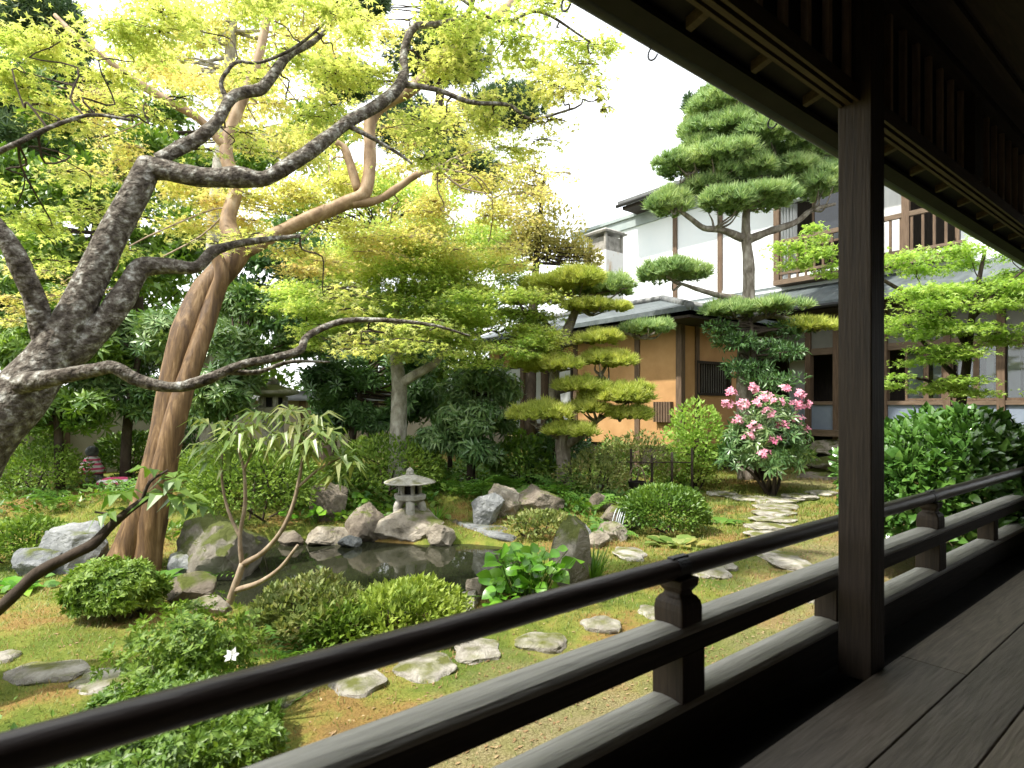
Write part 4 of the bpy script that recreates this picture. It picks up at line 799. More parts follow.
# ------------------------------------------------------------------ small fresh maple on the right
g = onground(955, 7.6); yb = CY + F * CZ / 7.6
fm = thing('young_maple', 'young bright green maple rising behind the glossy camellia bush', 'tree', g)
tb = MB(); limb(tb, [(956, yb, 7.6, 13), (958, 430, 7.6, 10), (966, 370, 7.6, 8), (970, 330, 7.6, 7), (976, 295, 7.6, 5), (985, 250, 7.6, 3)], 8, .15, 5, 6); tb.build('trunk', M['bark_dark'], fm, smooth=True)
LF = [[(964, 385, 7.6, 6), (930, 350, 7.6, 4), (905, 320, 7.6, 2)], [(968, 350, 7.6, 5), (945, 310, 7.6, 4), (920, 285, 7.6, 2)], [(972, 318, 7.6, 5), (1000, 290, 7.6, 3), (1024, 270, 7.6, 2)], [(962, 395, 7.6, 5), (925, 380, 7.5, 3), (890, 375, 7.4, 2)], [(968, 340, 7.6, 5), (900, 290, 7.8, 4), (830, 252, 8, 2)]]
AF = [resample([U(958, 430, 7.6), U(980, 280, 7.6)], 12)]
for i, q in enumerate(LF):
    mb = MB(); limb(mb, q, 6, .1, 4, i + 60); mb.build('limb', M['bark_dark'], fm, smooth=True); AF.append(resample([U(*e[:3]) for e in q], 14)[3:])
AF = np.vstack(AF); lb, tw = MB(), MB()
CF = [(960, 292, 7.6, 55, 11), (915, 262, 7.7, 45, 10), (915, 300, 7.5, 40, 10), (1000, 300, 7.7, 45, 11), (1010, 272, 7.8, 40, 10, .8), (950, 325, 7.4, 50, 8), (990, 335, 7.6, 45, 8, .8), (905, 330, 7.4, 35, 8, .8), (925, 355, 7.4, 40, 7, .7), (965, 355, 7.5, 40, 7, .7), (930, 385, 7.4, 35, 6, .7), (890, 382, 7.3, 22, 6, .7), (975, 388, 7.4, 40, 7), (812, 255, 8, 36, 9, .9), (800, 238, 8, 26, 7, .7), (826, 272, 8, 24, 6, .6), (960, 245, 7.8, 30, 8, .5), (1005, 250, 7.8, 30, 8, .4)]
sprays(lb, tw, CF, 15000, .075, T_MAPLE, AF, plates=3, twigr=.006, flat=.8, tilt=.7)
lb.build('crown', M['lf_fresh'], fm); kind(tw.build('twigs', M['bark_dark'], fm), 'stuff')
#SECTION_PLANTS
# ------------------------------------------------------------------ trees and evergreens behind
cloudtree('conifer_tree', 'dark blue-green conifer showing at the upper left corner', [(30, 30, 16, 60, 40), (80, 85, 16, 45, 30), (10, 120, 16, 50, 35), (50, 150, 16, 40, 22)], 'lf_conifer', 9000, .26, T_TUFT2, [(48, 470, 16, 22), (46, 250, 16, 18), (44, 100, 16, 12), (40, -40, 16, 6)], up=.2)
cloudtree('conifer_tree', 'tall dusky green conifer behind the crown of the smooth brown tree', [(360, 10, 19, 40, 30), (440, 55, 19, 55, 30), (500, 110, 19, 48, 26), (420, 120, 19, 55, 26), (470, 165, 19, 50, 22), (350, 75, 19, 40, 26)], 'lf_conifer', 9500, .28, T_TUFT2, [(435, 440, 19, 18), (438, 220, 19, 14), (440, 90, 19, 9), (442, -20, 19, 4)])
cloudtree('budding_tree', 'hazy yellow-brown budding tree beside the chimney', [(545, 225, 15.5, 50, 45), (525, 180, 15.5, 34, 30), (575, 250, 15.5, 26, 26), (500, 250, 15.5, 45, 40), (590, 262, 15.5, 18, 14)], 'lf_far', 9500, .10, T_LEAF, [(530, 440, 15.5, 12), (532, 330, 15.5, 10), (538, 240, 15.5, 6), (545, 175, 15.5, 3)])
cloudtree('pale_trunk_tree', 'pale straight trunked tree rising behind the orange-brown tree', [(250, 95, 10.5, 50, 34), (200, 30, 10.5, 60, 34), (300, 20, 10.5, 60, 34), (150, 60, 10.5, 45, 30), (300, 150, 10.5, 50, 26)], 'lf_gold', 13000, .08, T_LEAF, [(205, 480, 10.5, 13), (210, 330, 10.5, 12), (214, 215, 10.5, 12), (226, 100, 10.5, 11), (236, -20, 10.5, 8)], 'bark_pale', sub=9)
cloudtree('evergreen_tree', 'dense mid green broadleaf tree between dark maple limb and brown trunk', [(105, 205, 12.5, 60, 36), (60, 260, 12.5, 60, 40), (140, 265, 12.5, 55, 38), (20, 320, 12.5, 55, 40), (155, 150, 12.5, 40, 28), (0, 230, 12.5, 40, 30), (30, 170, 12.5, 50, 30), (180, 250, 12.5, 40, 40)], 'lf_green', 15000, .17, T_LEAF, [(75, 470, 12.5, 18), (80, 380, 12.5, 15), (90, 290, 12.5, 12), (100, 190, 12.5, 6)])
cloudtree('evergreen_tree', 'very dark broadleaf tree filling the gap right of the brown trunk', [(275, 250, 13, 50, 34), (325, 270, 13, 55, 40), (250, 310, 13, 50, 34), (300, 330, 13, 60, 36), (360, 320, 13, 50, 40), (400, 340, 13, 50, 34), (440, 330, 13, 40, 40)], 'lf_dark', 15000, .16, T_LEAF, [(330, 475, 13, 16), (328, 400, 13, 14), (322, 320, 13, 10), (318, 240, 13, 5)])
cloudtree('evergreen_tree', 'yellow-green leafy tree crown above the garden wall behind the pale trunk', [(420, 200, 14.5, 60, 30), (350, 190, 14.5, 55, 34), (470, 235, 14.5, 55, 30), (390, 250, 14.5, 60, 30), (300, 215, 14.5, 40, 26), (200, 190, 14.5, 50, 34), (240, 240, 14.5, 40, 26)], 'lf_maple2', 15000, .12, T_LEAF, [(372, 460, 14.5, 12), (374, 330, 14.5, 10), (380, 230, 14.5, 6)])
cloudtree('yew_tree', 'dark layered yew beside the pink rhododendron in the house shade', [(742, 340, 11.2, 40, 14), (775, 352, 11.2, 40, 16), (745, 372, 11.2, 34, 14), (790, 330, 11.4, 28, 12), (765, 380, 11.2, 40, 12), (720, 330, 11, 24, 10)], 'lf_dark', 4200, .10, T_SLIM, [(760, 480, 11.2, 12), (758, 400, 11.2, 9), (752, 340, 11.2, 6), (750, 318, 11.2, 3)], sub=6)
def rhodo(name, label, blobs, mat, n, size, trunk, tm=None, **k): return cloudtree(name, label, blobs, mat, n, size, tm or T_WHORL, trunk, cat='rhododendron', sub=6, lump=.3, **k)
cloudtree('evergreen_tree', 'long leafy green tree mass above the garden wall at the left', [(20, 350, 15, 60, 34), (90, 330, 15, 60, 36), (170, 350, 15, 60, 40), (250, 380, 15, 60, 36), (60, 290, 15, 60, 36), (150, 290, 15, 50, 36), (-20, 290, 15, 50, 50)], 'lf_green', 9000, .2, T_LEAF, [(120, 470, 15, 14), (122, 400, 15, 12), (126, 320, 15, 6)])
cloudtree('evergreen_tree', 'dusky broadleaf tree above the garden wall near the sliding screens', [(330, 400, 16, 60, 34), (400, 380, 16, 60, 36), (470, 370, 16, 50, 34), (430, 320, 16, 60, 34), (350, 340, 16, 60, 36), (490, 310, 16, 40, 34)], 'lf_green', 7000, .2, T_LEAF, [(420, 460, 16, 13), (418, 400, 16, 11), (415, 330, 16, 6)])
cloudtree('evergreen_tree', 'leafy mid green tree high up behind the limbs of the dark maple', [(30, 190, 14, 60, 34), (110, 180, 14, 60, 36), (70, 120, 14, 50, 30), (180, 170, 14, 50, 36), (250, 160, 14, 50, 34), (10, 80, 14, 40, 40), (160, 110, 14, 36, 24), (310, 130, 14, 44, 30)], 'lf_green', 12000, .17, T_LEAF, [(140, 440, 14, 14), (138, 330, 14, 12), (135, 220, 14, 8), (130, 100, 14, 4)])
rhodo('rhododendron_bush', 'big dark rhododendron bush left of the brown trunk with whorled leaves', [(150, 335, 10, 48, 36), (115, 375, 10, 45, 34), (155, 400, 10, 40, 30), (200, 330, 10.4, 40, 34), (105, 325, 10, 36, 28)], 'lf_rhodo', 1900, .20, [(125, 480, 10, 10), (128, 420, 10, 9), (140, 350, 10, 5)])
rhodo('rhododendron_bush', 'light green whorl-leaved rhododendron behind the fork of the dark maple', [(60, 310, 9.4, 44, 28), (25, 355, 9.2, 44, 30), (85, 405, 9.4, 36, 26), (30, 415, 9.2, 36, 26), (95, 350, 9.6, 34, 26), (0, 300, 9.2, 36, 28)], 'lf_green', 1500, .19, [(60, 490, 9.3, 9), (58, 420, 9.3, 8), (55, 340, 9.3, 4)])
rhodo('rhododendron_bush', 'rhododendron bush right of the brown trunk in front of the tall lantern', [(235, 350, 8.6, 32, 22), (215, 400, 8.4, 36, 24), (224, 385, 8.6, 28, 18), (300, 340, 9.8, 36, 20), (245, 305, 9.2, 34, 24)], 'lf_rhodo', 1500, .19, [(225, 500, 8.5, 9), (228, 440, 8.5, 8), (235, 370, 8.6, 4)])
rhodo('rhododendron_bush', 'dark rhododendron behind the slim grey maple trunk', [(340, 380, 10.5, 40, 28), (365, 420, 10.5, 34, 22), (330, 415, 10.8, 34, 24), (425, 405, 10.8, 36, 26), (400, 360, 11, 40, 26)], 'lf_dark', 1500, .2, [(350, 500, 10.5, 9), (352, 440, 10.5, 8), (360, 390, 10.5, 4)])
rhodo('rhododendron_bush', 'olive green rhododendron with drooping leaves beside the low pine', [(470, 385, 9.8, 46, 26), (450, 420, 9.6, 38, 24), (490, 420, 9.4, 36, 22), (430, 440, 9.6, 30, 18), (505, 385, 9.8, 26, 18), (470, 450, 9.4, 34, 14)], 'lf_rhodo', 1700, .19, [(470, 500, 9.6, 10), (472, 440, 9.6, 8), (470, 390, 9.7, 5)], tm=T_DROOP)
rhodo('rhododendron_bush', 'red-brown leaved bush right of the small lantern', [(448, 400, 11.4, 30, 20), (455, 425, 10.6, 26, 12)], 'lf_olive', 380, .17, [(450, 480, 11, 6), (450, 430, 11, 4)], tm=T_DROOP)
# thin rhododendron in front of the pond
g = GP(228, 618); D0 = depth(g)
rd = thing('young_rhododendron', 'thin bare-stemmed young rhododendron in front of the pond with drooping pale leaves', 'rhododendron', g)
tb = MB()
for q in ([(226, 622, 4.9, 8), (231, 598, 4.9, 8), (238, 578, 4.9, 7.5), (243, 563, 4.9, 7)], [(242, 565, 4.9, 5), (240, 535, 4.9, 4), (245, 505, 4.9, 4), (244, 470, 4.9, 3), (238, 448, 4.9, 2.5)], [(243, 564, 4.9, 6), (262, 553, 4.85, 5), (280, 533, 4.8, 4.5), (292, 508, 4.8, 4), (300, 475, 4.8, 3.5), (306, 432, 4.8, 2.5)], [(236, 590, 4.9, 6), (258, 583, 4.8, 5), (280, 568, 4.75, 4), (298, 545, 4.7, 3)], [(241, 540, 4.9, 3.5), (228, 510, 5, 3), (222, 480, 5, 2.5), (222, 452, 5, 2)], [(297, 488, 4.8, 3), (318, 470, 4.8, 2.5), (340, 458, 4.8, 2)], [(244, 470, 4.9, 2.5), (252, 450, 4.9, 2), (250, 432, 4.9, 1.5)]): limb(tb, q, 8, .15, 4, 3)
tb.build('stem', M['stem_tan'], rd, smooth=True); lb = MB()
W_ = [(232, 436, 4.85, .22), (214, 460, 5, .2), (312, 440, 4.7, .24), (296, 425, 4.85, .22), (330, 430, 4.8, .22), (262, 450, 4.85, .2), (350, 466, 4.75, .2), (280, 415, 5, .2), (230, 470, 4.95, .18), (260, 415, 4.95, .2), (292, 410, 4.9, .2), (335, 478, 4.8, .19), (205, 445, 5.05, .2), (318, 448, 4.75, .2), (290, 455, 4.9, .18), (240, 425, 5, .2), (238, 446, 4.9, .24), (222, 450, 5, .25), (250, 430, 4.9, .23), (306, 430, 4.8, .26), (285, 435, 4.85, .24), (325, 440, 4.8, .25), (342, 458, 4.8, .24), (210, 425, 5.0, .24), (300, 455, 4.75, .22), (270, 440, 4.9, .22), (318, 418, 4.9, .22)]
for a_, b_, d_, s_ in W_: lb.put(t_whorl(10, .095, .62, int(a_), .2), [U(a_, b_, d_)], [UP + rnd_dirs(1)[0] * .3], [RT], s_ * 1.15)
lb.build('foliage', M['lf_rhodo_pale'], rd)
# leaning foreground branch
br = thing('leaning_branch', 'thin dark branch reaching up from the left edge with broad drooping leaves', 'branch', onground(-110, 2.7))
tb = MB(); limb(tb, [(-110, 720, 2.7, 16), (-50, 650, 2.72, 14), (0, 608, 2.75, 12), (37, 574, 2.8, 12), (70, 556, 2.85, 11), (94, 543, 2.9, 11), (112, 525, 2.95, 9), (142, 501, 3.0, 7), (162, 494, 3.05, 5)], 9, .2, 5, 7)
limb(tb, [(142, 501, 3.0, 4), (150, 482, 3.0, 3), (168, 470, 3.05, 2)], 6, .1, 4, 1); limb(tb, [(112, 525, 2.95, 4), (110, 515, 2.95, 3), (95, 512, 2.95, 2)], 6, .1, 4, 1)
tb.build('stem', M['bark_dark'], br, smooth=True); lb = MB()
for a_, b_, d_, s_ in ((165, 492, 3.05, .17), (185, 498, 3.1, .16), (120, 494, 3.0, .15), (200, 505, 3.15, .13), (150, 470, 3.05, .12), (175, 478, 3.1, .13), (108, 512, 2.95, .12)):
    lb.put(t_whorl(7, .2, .5, int(a_), .1), [U(a_, b_, d_)], [UP + rnd_dirs(1)[0] * .35], [RT], s_)
lb.build('foliage', M['lf_green'], br)
# ------------------------------------------------------------------ clipped shrubs
G_ = 'clipped azaleas in the moss garden'
shrub(25, 498, 78, 50, 'lf_azalea', 'rounded yellow-green azalea at the left edge below the dark trunk', 1, 3200, .055, group=G_)
shrub(12, 568, 72, 46, 'lf_azalea', 'azalea at the left edge beside the large pale grey boulder', 2, 3000, .05, group=G_)
shrub(100, 624, 88, 56, 'lf_azalea', 'loose azalea at the foot of the leaning brown trunk', 3, 1700, .05, tm=T_ROSETTE, group=G_, lump=.4)
shrub(238, 530, 130, 82, 'lf_azalea', 'broad bright azalea mound on the pond bank below the tall lantern', 4, 6500, .06, group=G_)
shrub(200, 500, 80, 50, 'lf_azalea', 'azalea mound touching the right side of the brown trunk', 14, 3200, .06, group=G_)
shrub(380, 502, 122, 60, 'lf_azalea', 'smooth clipped azalea dome behind the small snow lantern', 5, 5500, .06, group=G_, lump=.15)
shrub(302, 646, 130, 52, 'lf_olive', 'olive and red tinged azalea on the near bank of the pond', 6, 5200, .045, group=G_)
shrub(398, 648, 126, 52, 'lf_azalea_yel', 'bright yellow-green azalea on the near pond bank', 7, 5500, .045, group=G_)
shrub(335, 655, 70, 42, 'lf_azalea', 'low green azalea tuft in front of the olive azalea', 8, 2600, .045, group=G_)
shrub(670, 537, 88, 48, 'lf_green', 'dark clipped round bush beside the little cascade', 9, 6500, .05, cat='bush', lump=.14, shell=.25)
shrub(640, 492, 80, 56, 'lf_olive', 'greyish sparse shrub behind the black tub with hoop', 10, 2600, .06, lump=.4)
shrub(596, 502, 70, 50, 'lf_olive', 'brownish low shrub at the foot of the bamboo fence', 17, 2000, .06, lump=.4)
shrub(690, 490, 60, 30, 'lf_azalea_yel', 'low yellow-green shrub right of the black tub', 11, 2400, .055)
shrub(542, 540, 60, 26, 'lf_olive', 'pale olive shrub draped over the upright mossy rock', 12, 1800, .05, lump=.5)
shrub(700, 492, 62, 92, 'lf_fresh', 'upright airy light green shrub against the ochre wall', 13, 2200, .085, lump=.45, shell=.7, stems=9)
shrub(615, 478, 34, 40, 'lf_fern', 'slender green shrub beside the bamboo fence', 15, 900, .08, lump=.45, shell=.7)
shrub(955, 548, 205, 158, 'lf_camellia', 'large glossy dark green camellia bush behind the railing on the right', 16, 11000, .10, tm=T_CAM, lump=.22, shell=.45, cat='camellia', D=5.9, twig_r=.02)
shrub(1010, 470, 120, 90, 'lf_green', 'green bush behind the camellia by the house windows', 18, 3600, .12, tm=T_CAM, D=8.4)
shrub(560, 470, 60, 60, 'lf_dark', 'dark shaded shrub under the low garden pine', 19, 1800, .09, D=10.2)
shrub(520, 470, 60, 50, 'lf_green', 'leafy green shrub in front of the sliding screens', 20, 1800, .09, D=9.9, lump=.4)
shrub(132, 470, 60, 46, 'lf_green', 'green shrub before the garden wall near the pink cloth', 21, 1800, .09, D=10.6, lump=.4)
shrub(12, 470, 80, 90, 'lf_azalea', 'light green shrub before the garden wall at the left', 22, 2400, .09, D=9.9, lump=.4)
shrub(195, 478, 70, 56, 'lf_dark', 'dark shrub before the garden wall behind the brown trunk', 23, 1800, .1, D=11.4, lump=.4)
# azalea with the white flower, near the railing
az = shrub(192, 745, 140, 118, 'lf_azalea', 'airy foreground azalea below the top rail with one white flower', 31, 1050, .042, D=3.15, tm=T_ROSETTE, lump=.5, shell=.85, stems=14, twig_r=.006, lf=2.8)
mb = MB(); mb.put(T_FLOWER, [U(232, 656, 2.85)], [np.array([-.3, -.7, .6])], [UP], .042); mb.build('flower', M['petal_white'], az)
shrub(165, 818, 230, 88, 'lf_green', 'dense dark azalea showing between the top and middle rails', 33, 2600, .042, D=2.55, tm=T_ROSETTE, lump=.35, stems=8, twig_r=.006)
# pink rhododendron
pk = shrub(766, 478, 82, 92, 'lf_rhodo', 'rhododendron bush covered in pink blossoms by the house steps', 41, 620, .17, tm=T_WHORL, D=10.4, cat='rhododendron', name='flowering_rhododendron', lump=.25, shell=.6, stems=8, lower=-.2, twig_r=.025)
for px, py in ((732, 392), (752, 388), (766, 396), (785, 389), (800, 394), (743, 404), (760, 402), (778, 402), (795, 405), (805, 404), (737, 420), (755, 426), (783, 425), (798, 418), (769, 412), (748, 436), (765, 453), (803, 428), (728, 404), (790, 436), (775, 440)):
    d_ = 10.4 - .62 + .012 * abs(px - 766); c = U(px, py, d_); mb = MB(); P = c + rnd_dirs(9) * np.array([.075, .075, .055]); mb.put(T_FLOWER, P, P - c + np.array([-.04, -.06, .06]), rnd_dirs(9), .068); mb.build('blossom', M['petal_pink'], pk)
# ------------------------------------------------------------------ broad leaved plants and ferns
def rosette(name, label, px, py, n, L, mat, tm, cat='plant', group=None, up=.8, sp=1.0, D=None, rad=.05):
    g = onground(px, D) if D else GP(px, py); mb = MB(); a_ = rng.uniform(0, 6.28, n); e = rng.uniform(.25, 1, n) * up
    ax = np.stack([np.cos(a_) * sp, np.sin(a_) * sp, e], -1); P = g + np.stack([np.cos(a_), np.sin(a_), 0 * a_], -1) * rad * rng.uniform(0, 1, n)[:, None]
    mb.put(tm, P, ax, UP[None] + 0 * ax, L * rng.uniform(.65, 1.1, n)); return tag(mb.build(name, M[mat], loc=g, smooth=True), label, cat, group)
T_HEART = t_broad(.40, .25)
def leopard(px, py, w, h, n, size, label):
    g = GP(px, py); D = depth(g); t = thing('leopard_plant', label, 'plant', g); lb, sb = MB(), MB()
    for k in range(n):
        q = g + RT * rng.normal() * w * D / F * .24 + FW * rng.normal() * .18; q[2] = g[2] + h * D / F * rng.uniform(.25, 1)
        az_ = rng.uniform(0, 6.28); lb.put(T_HEART, [q], [[math.cos(az_), math.sin(az_), rng.uniform(-.5, .5)]], [UP + np.array([-.5, -.5, 0]) + rnd_dirs(1)[0] * .7], size * rng.uniform(.6, 1.15)); s = g + (q - g) * [.35, .35, 0]
        sb.tube([s, (s + q) / 2 + rng.normal(size=3) * .02, q], .004, 4, 0, 3)
    lb.build('foliage', M['lf_bright'], t, smooth=True); sb.build('stems', M['lf_fern'], t)
leopard(528, 598, 92, 48, 95, .15, 'broad glossy round-leaved plant at the near right end of the pond')
leopard(500, 606, 40, 26, 26, .13, 'small round-leaved plant beside the white pond-edge rocks')
leopard(312, 530, 40, 18, 14, .16, 'dark round-leaved plant on the far bank left of the small lantern')
leopard(352, 508, 44, 14, 14, .15, 'round-leaved plant between azalea dome and small lantern')
H_ = 'broad leaved plants on the moss'
rosette('hosta_plant', 'hosta with three broad pale leaves just above the top rail', 354, 632, 7, .17, 'lf_fern', T_HOSTA, group=H_, up=.5)
rosette('hosta_plant', 'pale hosta between the olive azalea and the thin rhododendron stem', 268, 616, 8, .22, 'lf_fern', T_HOSTA, group=H_, up=.7)
rosette('hosta_plant', 'broad green hosta at the left edge before the grey boulder', 20, 592, 12, .26, 'lf_bright', T_HOSTA, group=H_, up=.6)
rosette('hosta_plant', 'hosta on the moss right of the big grey boulder', 98, 560, 12, .26, 'lf_fern', T_HOSTA, group=H_, up=.7)
rosette('hosta_plant', 'hosta by the boulder at the left pond corner', 160, 585, 11, .26, 'lf_fern', T_HOSTA, group=H_, up=.7)
rosette('hosta_plant', 'low pale leafy plant in front of the dark clipped round bush', 678, 545, 22, .2, 'lf_rhodo_pale', T_BROAD, group=H_, up=.5, rad=.25)
rosette('hosta_plant', 'leafy plant right of the dark clipped round bush', 722, 524, 16, .2, 'lf_fern', T_BROAD, group=H_, up=.6, rad=.2)
Gr = 'grassy tufts'
rosette('grass_tuft', 'tuft of upright grass right of the upright mossy rock', 592, 580, 60, .34, 'lf_fern', T_BLADE, group=Gr, up=3.2, rad=.12)
rosette('grass_tuft', 'tuft of grass right of the white flowered azalea', 268, 720, 50, .28, 'lf_fern', T_BLADE, group=Gr, up=3, rad=.06)
rosette('grass_tuft', 'bright tuft of leaves on the rock right of the small lantern', 437, 520, 40, .26, 'lf_bright', T_BLADE, group=Gr, up=1.6, rad=.1)
Fe = 'ferns round the pond'
for i, (px, py, n, L, lab) in enumerate(((470, 498, 18, .55, 'fern on the far bank above the stone slab'), (505, 492, 18, .5, 'fern on the far bank under the low pine'), (560, 496, 16, .5, 'fern below the bamboo fence'), (590, 512, 18, .5, 'fern left of the little cascade'), (440, 492, 16, .5, 'fern right of the slim grey trunk'), (605, 540, 14, .35, 'fern at the foot of the cascade'), (535, 512, 14, .4, 'fern between the brown rocks above the slab'), (325, 500, 16, .5, 'fern left of the clipped azalea dome'),
     (60, 505, 14, .5, 'fern on the moss right of the left azalea'), (120, 500, 14, .5, 'fern on the moss near the brown trunk'), (195, 590, 12, .4, 'fern above the round boulder at the pond corner'), (295, 660, 12, .3, 'fern among the near bank azaleas'), (640, 520, 12, .35, 'fern at the left foot of the clipped round bush'))):
    rosette('fern', lab, px, py, n, L, 'lf_fern', T_FROND, 'fern', Fe, up=1.0)
# ------------------------------------------------------------------ ground cover and moss (uncountable)
def proj(P):
    lat = P[:, 0] * st - P[:, 1] * ct; D = P[:, 0] * ct + P[:, 1] * st; return CX + F * lat / D, CY - F * (P[:, 2] - CZ) / D, D
def inpoly(x, y, poly):
    ins = np.zeros(x.shape, bool); n = len(poly)
    for i in range(n):
        (x0, y0), (x1, y1) = poly[i], poly[(i + 1) % n]; c = ((y0 > y) != (y1 > y)) & (x < (x1 - x0) * (y - y0) / ((y1 - y0) or 1e-9) + x0); ins ^= c
    return ins
def gpoints(n, bounds, dens=None):
    x = rng.uniform(bounds[0], bounds[1], n); y = rng.uniform(bounds[2], bounds[3], n); z = gh(x, y); P = np.stack([x, y, z], -1)
    px, py, D = proj(P); k = (px > -60) & (px < 1090) & (py < 830) & (D > 1.2) & (sdpond(x, y) > .12); return P[k], px[k], py[k], D[k]
def cover(name, poly, n, tm, size, mat, thr=.45, fq=1.3, seed=0, up=1.2):
    P, px, py, D = gpoints(n * 8, (-3, 13, 2.0, 13)); k = inpoly(px, py, poly) & (fbm(P * fq, seed, 3) > thr); P = P[k][:n]; m = len(P)
    mb = MB(); az_ = rng.uniform(0, 6.28, m); ax = np.stack([np.cos(az_), np.sin(az_), rng.uniform(.1, up, m)], -1)
    mb.put(tm, P + UP * rng.uniform(0, .09, m)[:, None], ax, UP + rnd_dirs(m) * .4, size * rng.uniform(.5, 1.3, m)); kind(mb.build(name, M[mat], smooth=False), 'stuff')
BANK = [(280, 520), (300, 478), (380, 470), (480, 462), (600, 455), (690, 480), (700, 500), (640, 520), (600, 545), (540, 520), (470, 520), (440, 520), (380, 528)]
cover('ground_cover', BANK, 5200, T_LEAF, .12, 'lf_fern', .42, 1.4, 3)
cover('ground_cover', BANK, 3000, T_BROAD, .11, 'lf_green', .46, 1.4, 13)
cover('ground_cover', [(-40, 520), (-40, 455), (260, 455), (330, 480), (280, 535), (200, 545), (120, 540), (40, 530)], 4200, T_LEAF, .12, 'lf_green', .5, 1.1, 23)
cover('ground_cover', [(-40, 640), (-40, 560), (60, 560), (160, 575), (180, 610), (100, 640)], 1300, T_BROAD, .09, 'lf_fern', .54, 1.5, 33)
cover('ground_cover', [(200, 640), (240, 600), (460, 600), (470, 650), (300, 690)], 900, T_LEAF, .06, 'lf_azalea', .5, 1.8, 43)
cover('ground_cover', [(-20, 770), (0, 700), (160, 690), (290, 690), (270, 770)], 1500, T_LEAF, .05, 'lf_fern', .45, 2, 53)
cover('ground_cover', [(880, 560), (890, 500), (1080, 470), (1080, 540)], 900, T_LEAF, .09, 'lf_green', .4, 1.5, 63)
P, px, py, D = gpoints(620000, (-3, 13, 1.5, 13)); so = soil_at(P[:, 0], P[:, 1]); pr = np.clip(1.02 - so - .5 * (fbm(P * 2.2, 71, 3) - .35), .05, 1)
k = rng.uniform(0, 1, len(P)) < pr * np.clip(6 / D, .3, 1); P, D = P[k][:150000], D[k][:150000]; m = len(P); mb = MB(); az_ = rng.uniform(0, 6.28, m)
mb.put((T_BLADE[0] * [1, 2.2, 1], [[(0, 1, 2, 3)], [(3, 2, 4)]]), P - UP * .003, np.stack([np.cos(az_), np.sin(az_), rng.uniform(.4, 2.2, m)], -1), UP + 0 * P, (.014 + .0048 * D) * rng.uniform(.6, 1.3, m)); kind(mb.build('moss', M['lf_moss']), 'stuff')
# fallen leaves and needles on the bare soil
P, px, py, D = gpoints(60000, (0, 12, 1.5, 7)); so = soil_at(P[:, 0], P[:, 1]); k = rng.uniform(0, 1, len(P)) < np.clip(so, .08, 1) * .5; P = P[k][:9000]; m = len(P); mb = MB(); az_ = rng.uniform(0, 6.28, m)
mb.put(T_LEAF, P + UP * .004, np.stack([np.cos(az_), np.sin(az_), rng.normal(size=m) * .12], -1), UP + rnd_dirs(m) * .25, .028 * rng.uniform(.5, 1.3, m)); kind(mb.build('leaf_litter', leafmat('lf_litter', [(.16, .09, .04), (.30, .20, .10), (.42, .33, .18)], .1)), 'stuff')
#SECTION_STONES
# ------------------------------------------------------------------ rocks
rock(60, 572, 74, 46, 'rock_grey', 'large pale grey boulder on the moss at the left', 3, dr=.7, tilt=.12)
rock(28, 578, 46, 26, 'rock_grey', 'dark grey low rock leaning on the large boulder at the left', 8)
rock(205, 592, 92, 70, 'rock_mossy', 'big rounded mossy boulder at the left corner of the pond', 5, dr=.9)
rock(180, 582, 40, 28, 'rock_grey', 'small grey rock between brown trunk and mossy boulder', 12)
rock(183, 604, 48, 26, 'rock_brown', 'dark brown rock below the mossy boulder', 14)
rock(205, 616, 40, 18, 'rock_tan', 'flat tan rock at the foot of the thin rhododendron', 16)
rock(322, 546, 46, 18, 'rock_tan', 'long flat tan rock on the far pond edge', 21, water=True)
rock(288, 546, 26, 14, 'rock_brown', 'small brown rock at the far left pond edge', 22, water=True)
rock(348, 548, 24, 12, 'rock_grey', 'small grey rock at the waterline left of the lantern rock', 23, water=True)
rock(325, 522, 40, 40, 'rock_brown', 'upright brown rock on the far bank behind the flat tan rock', 24)
rock(362, 542, 48, 38, 'rock_brown', 'reddish brown rock left of the lantern rock', 25, water=True)
rock(438, 546, 34, 22, 'rock_tan', 'tan rock right of the lantern rock at the waterline', 26, water=True)
rock(452, 536, 24, 16, 'rock_brown', 'small brown rock between tan rock and stone slab', 27, water=True)
rock(488, 526, 34, 32, 'rock_grey', 'pointed grey rock behind the stone slab', 28)
rock(507, 518, 40, 34, 'rock_tan', 'tall tan rock above the stone slab', 29)
rock(538, 518, 52, 32, 'rock_brown', 'wide red-brown rock on the far bank', 30)
rock(600, 512, 30, 20, 'rock_brown', 'brown rock beside the cascade', 31)
rock(572, 588, 40, 68, 'rock_mossy', 'upright square mossy rock on the near bank by the railing post', 32, dr=.9)
rock(596, 548, 30, 16, 'rock_tan', 'low tan rock right of the upright mossy rock', 33)
rock(612, 542, 36, 18, 'rock_tan', 'tan rock at the foot of the cascade', 34)
rock(627, 530, 16, 12, 'step_stone', 'small white rock beside the cascade', 35)
rock(580, 545, 30, 20, 'rock_grey', 'grey rock behind the upright mossy rock', 36)
rock(463, 610, 34, 16, 'step_stone', 'pale rock at the near pond edge beside the bright azalea', 37)
rock(478, 600, 26, 22, 'rock_tan', 'rough tan rock at the near pond edge beside the broad leaves', 38)
rock(452, 598, 22, 12, 'step_stone', 'small white rock at the near pond edge', 39)
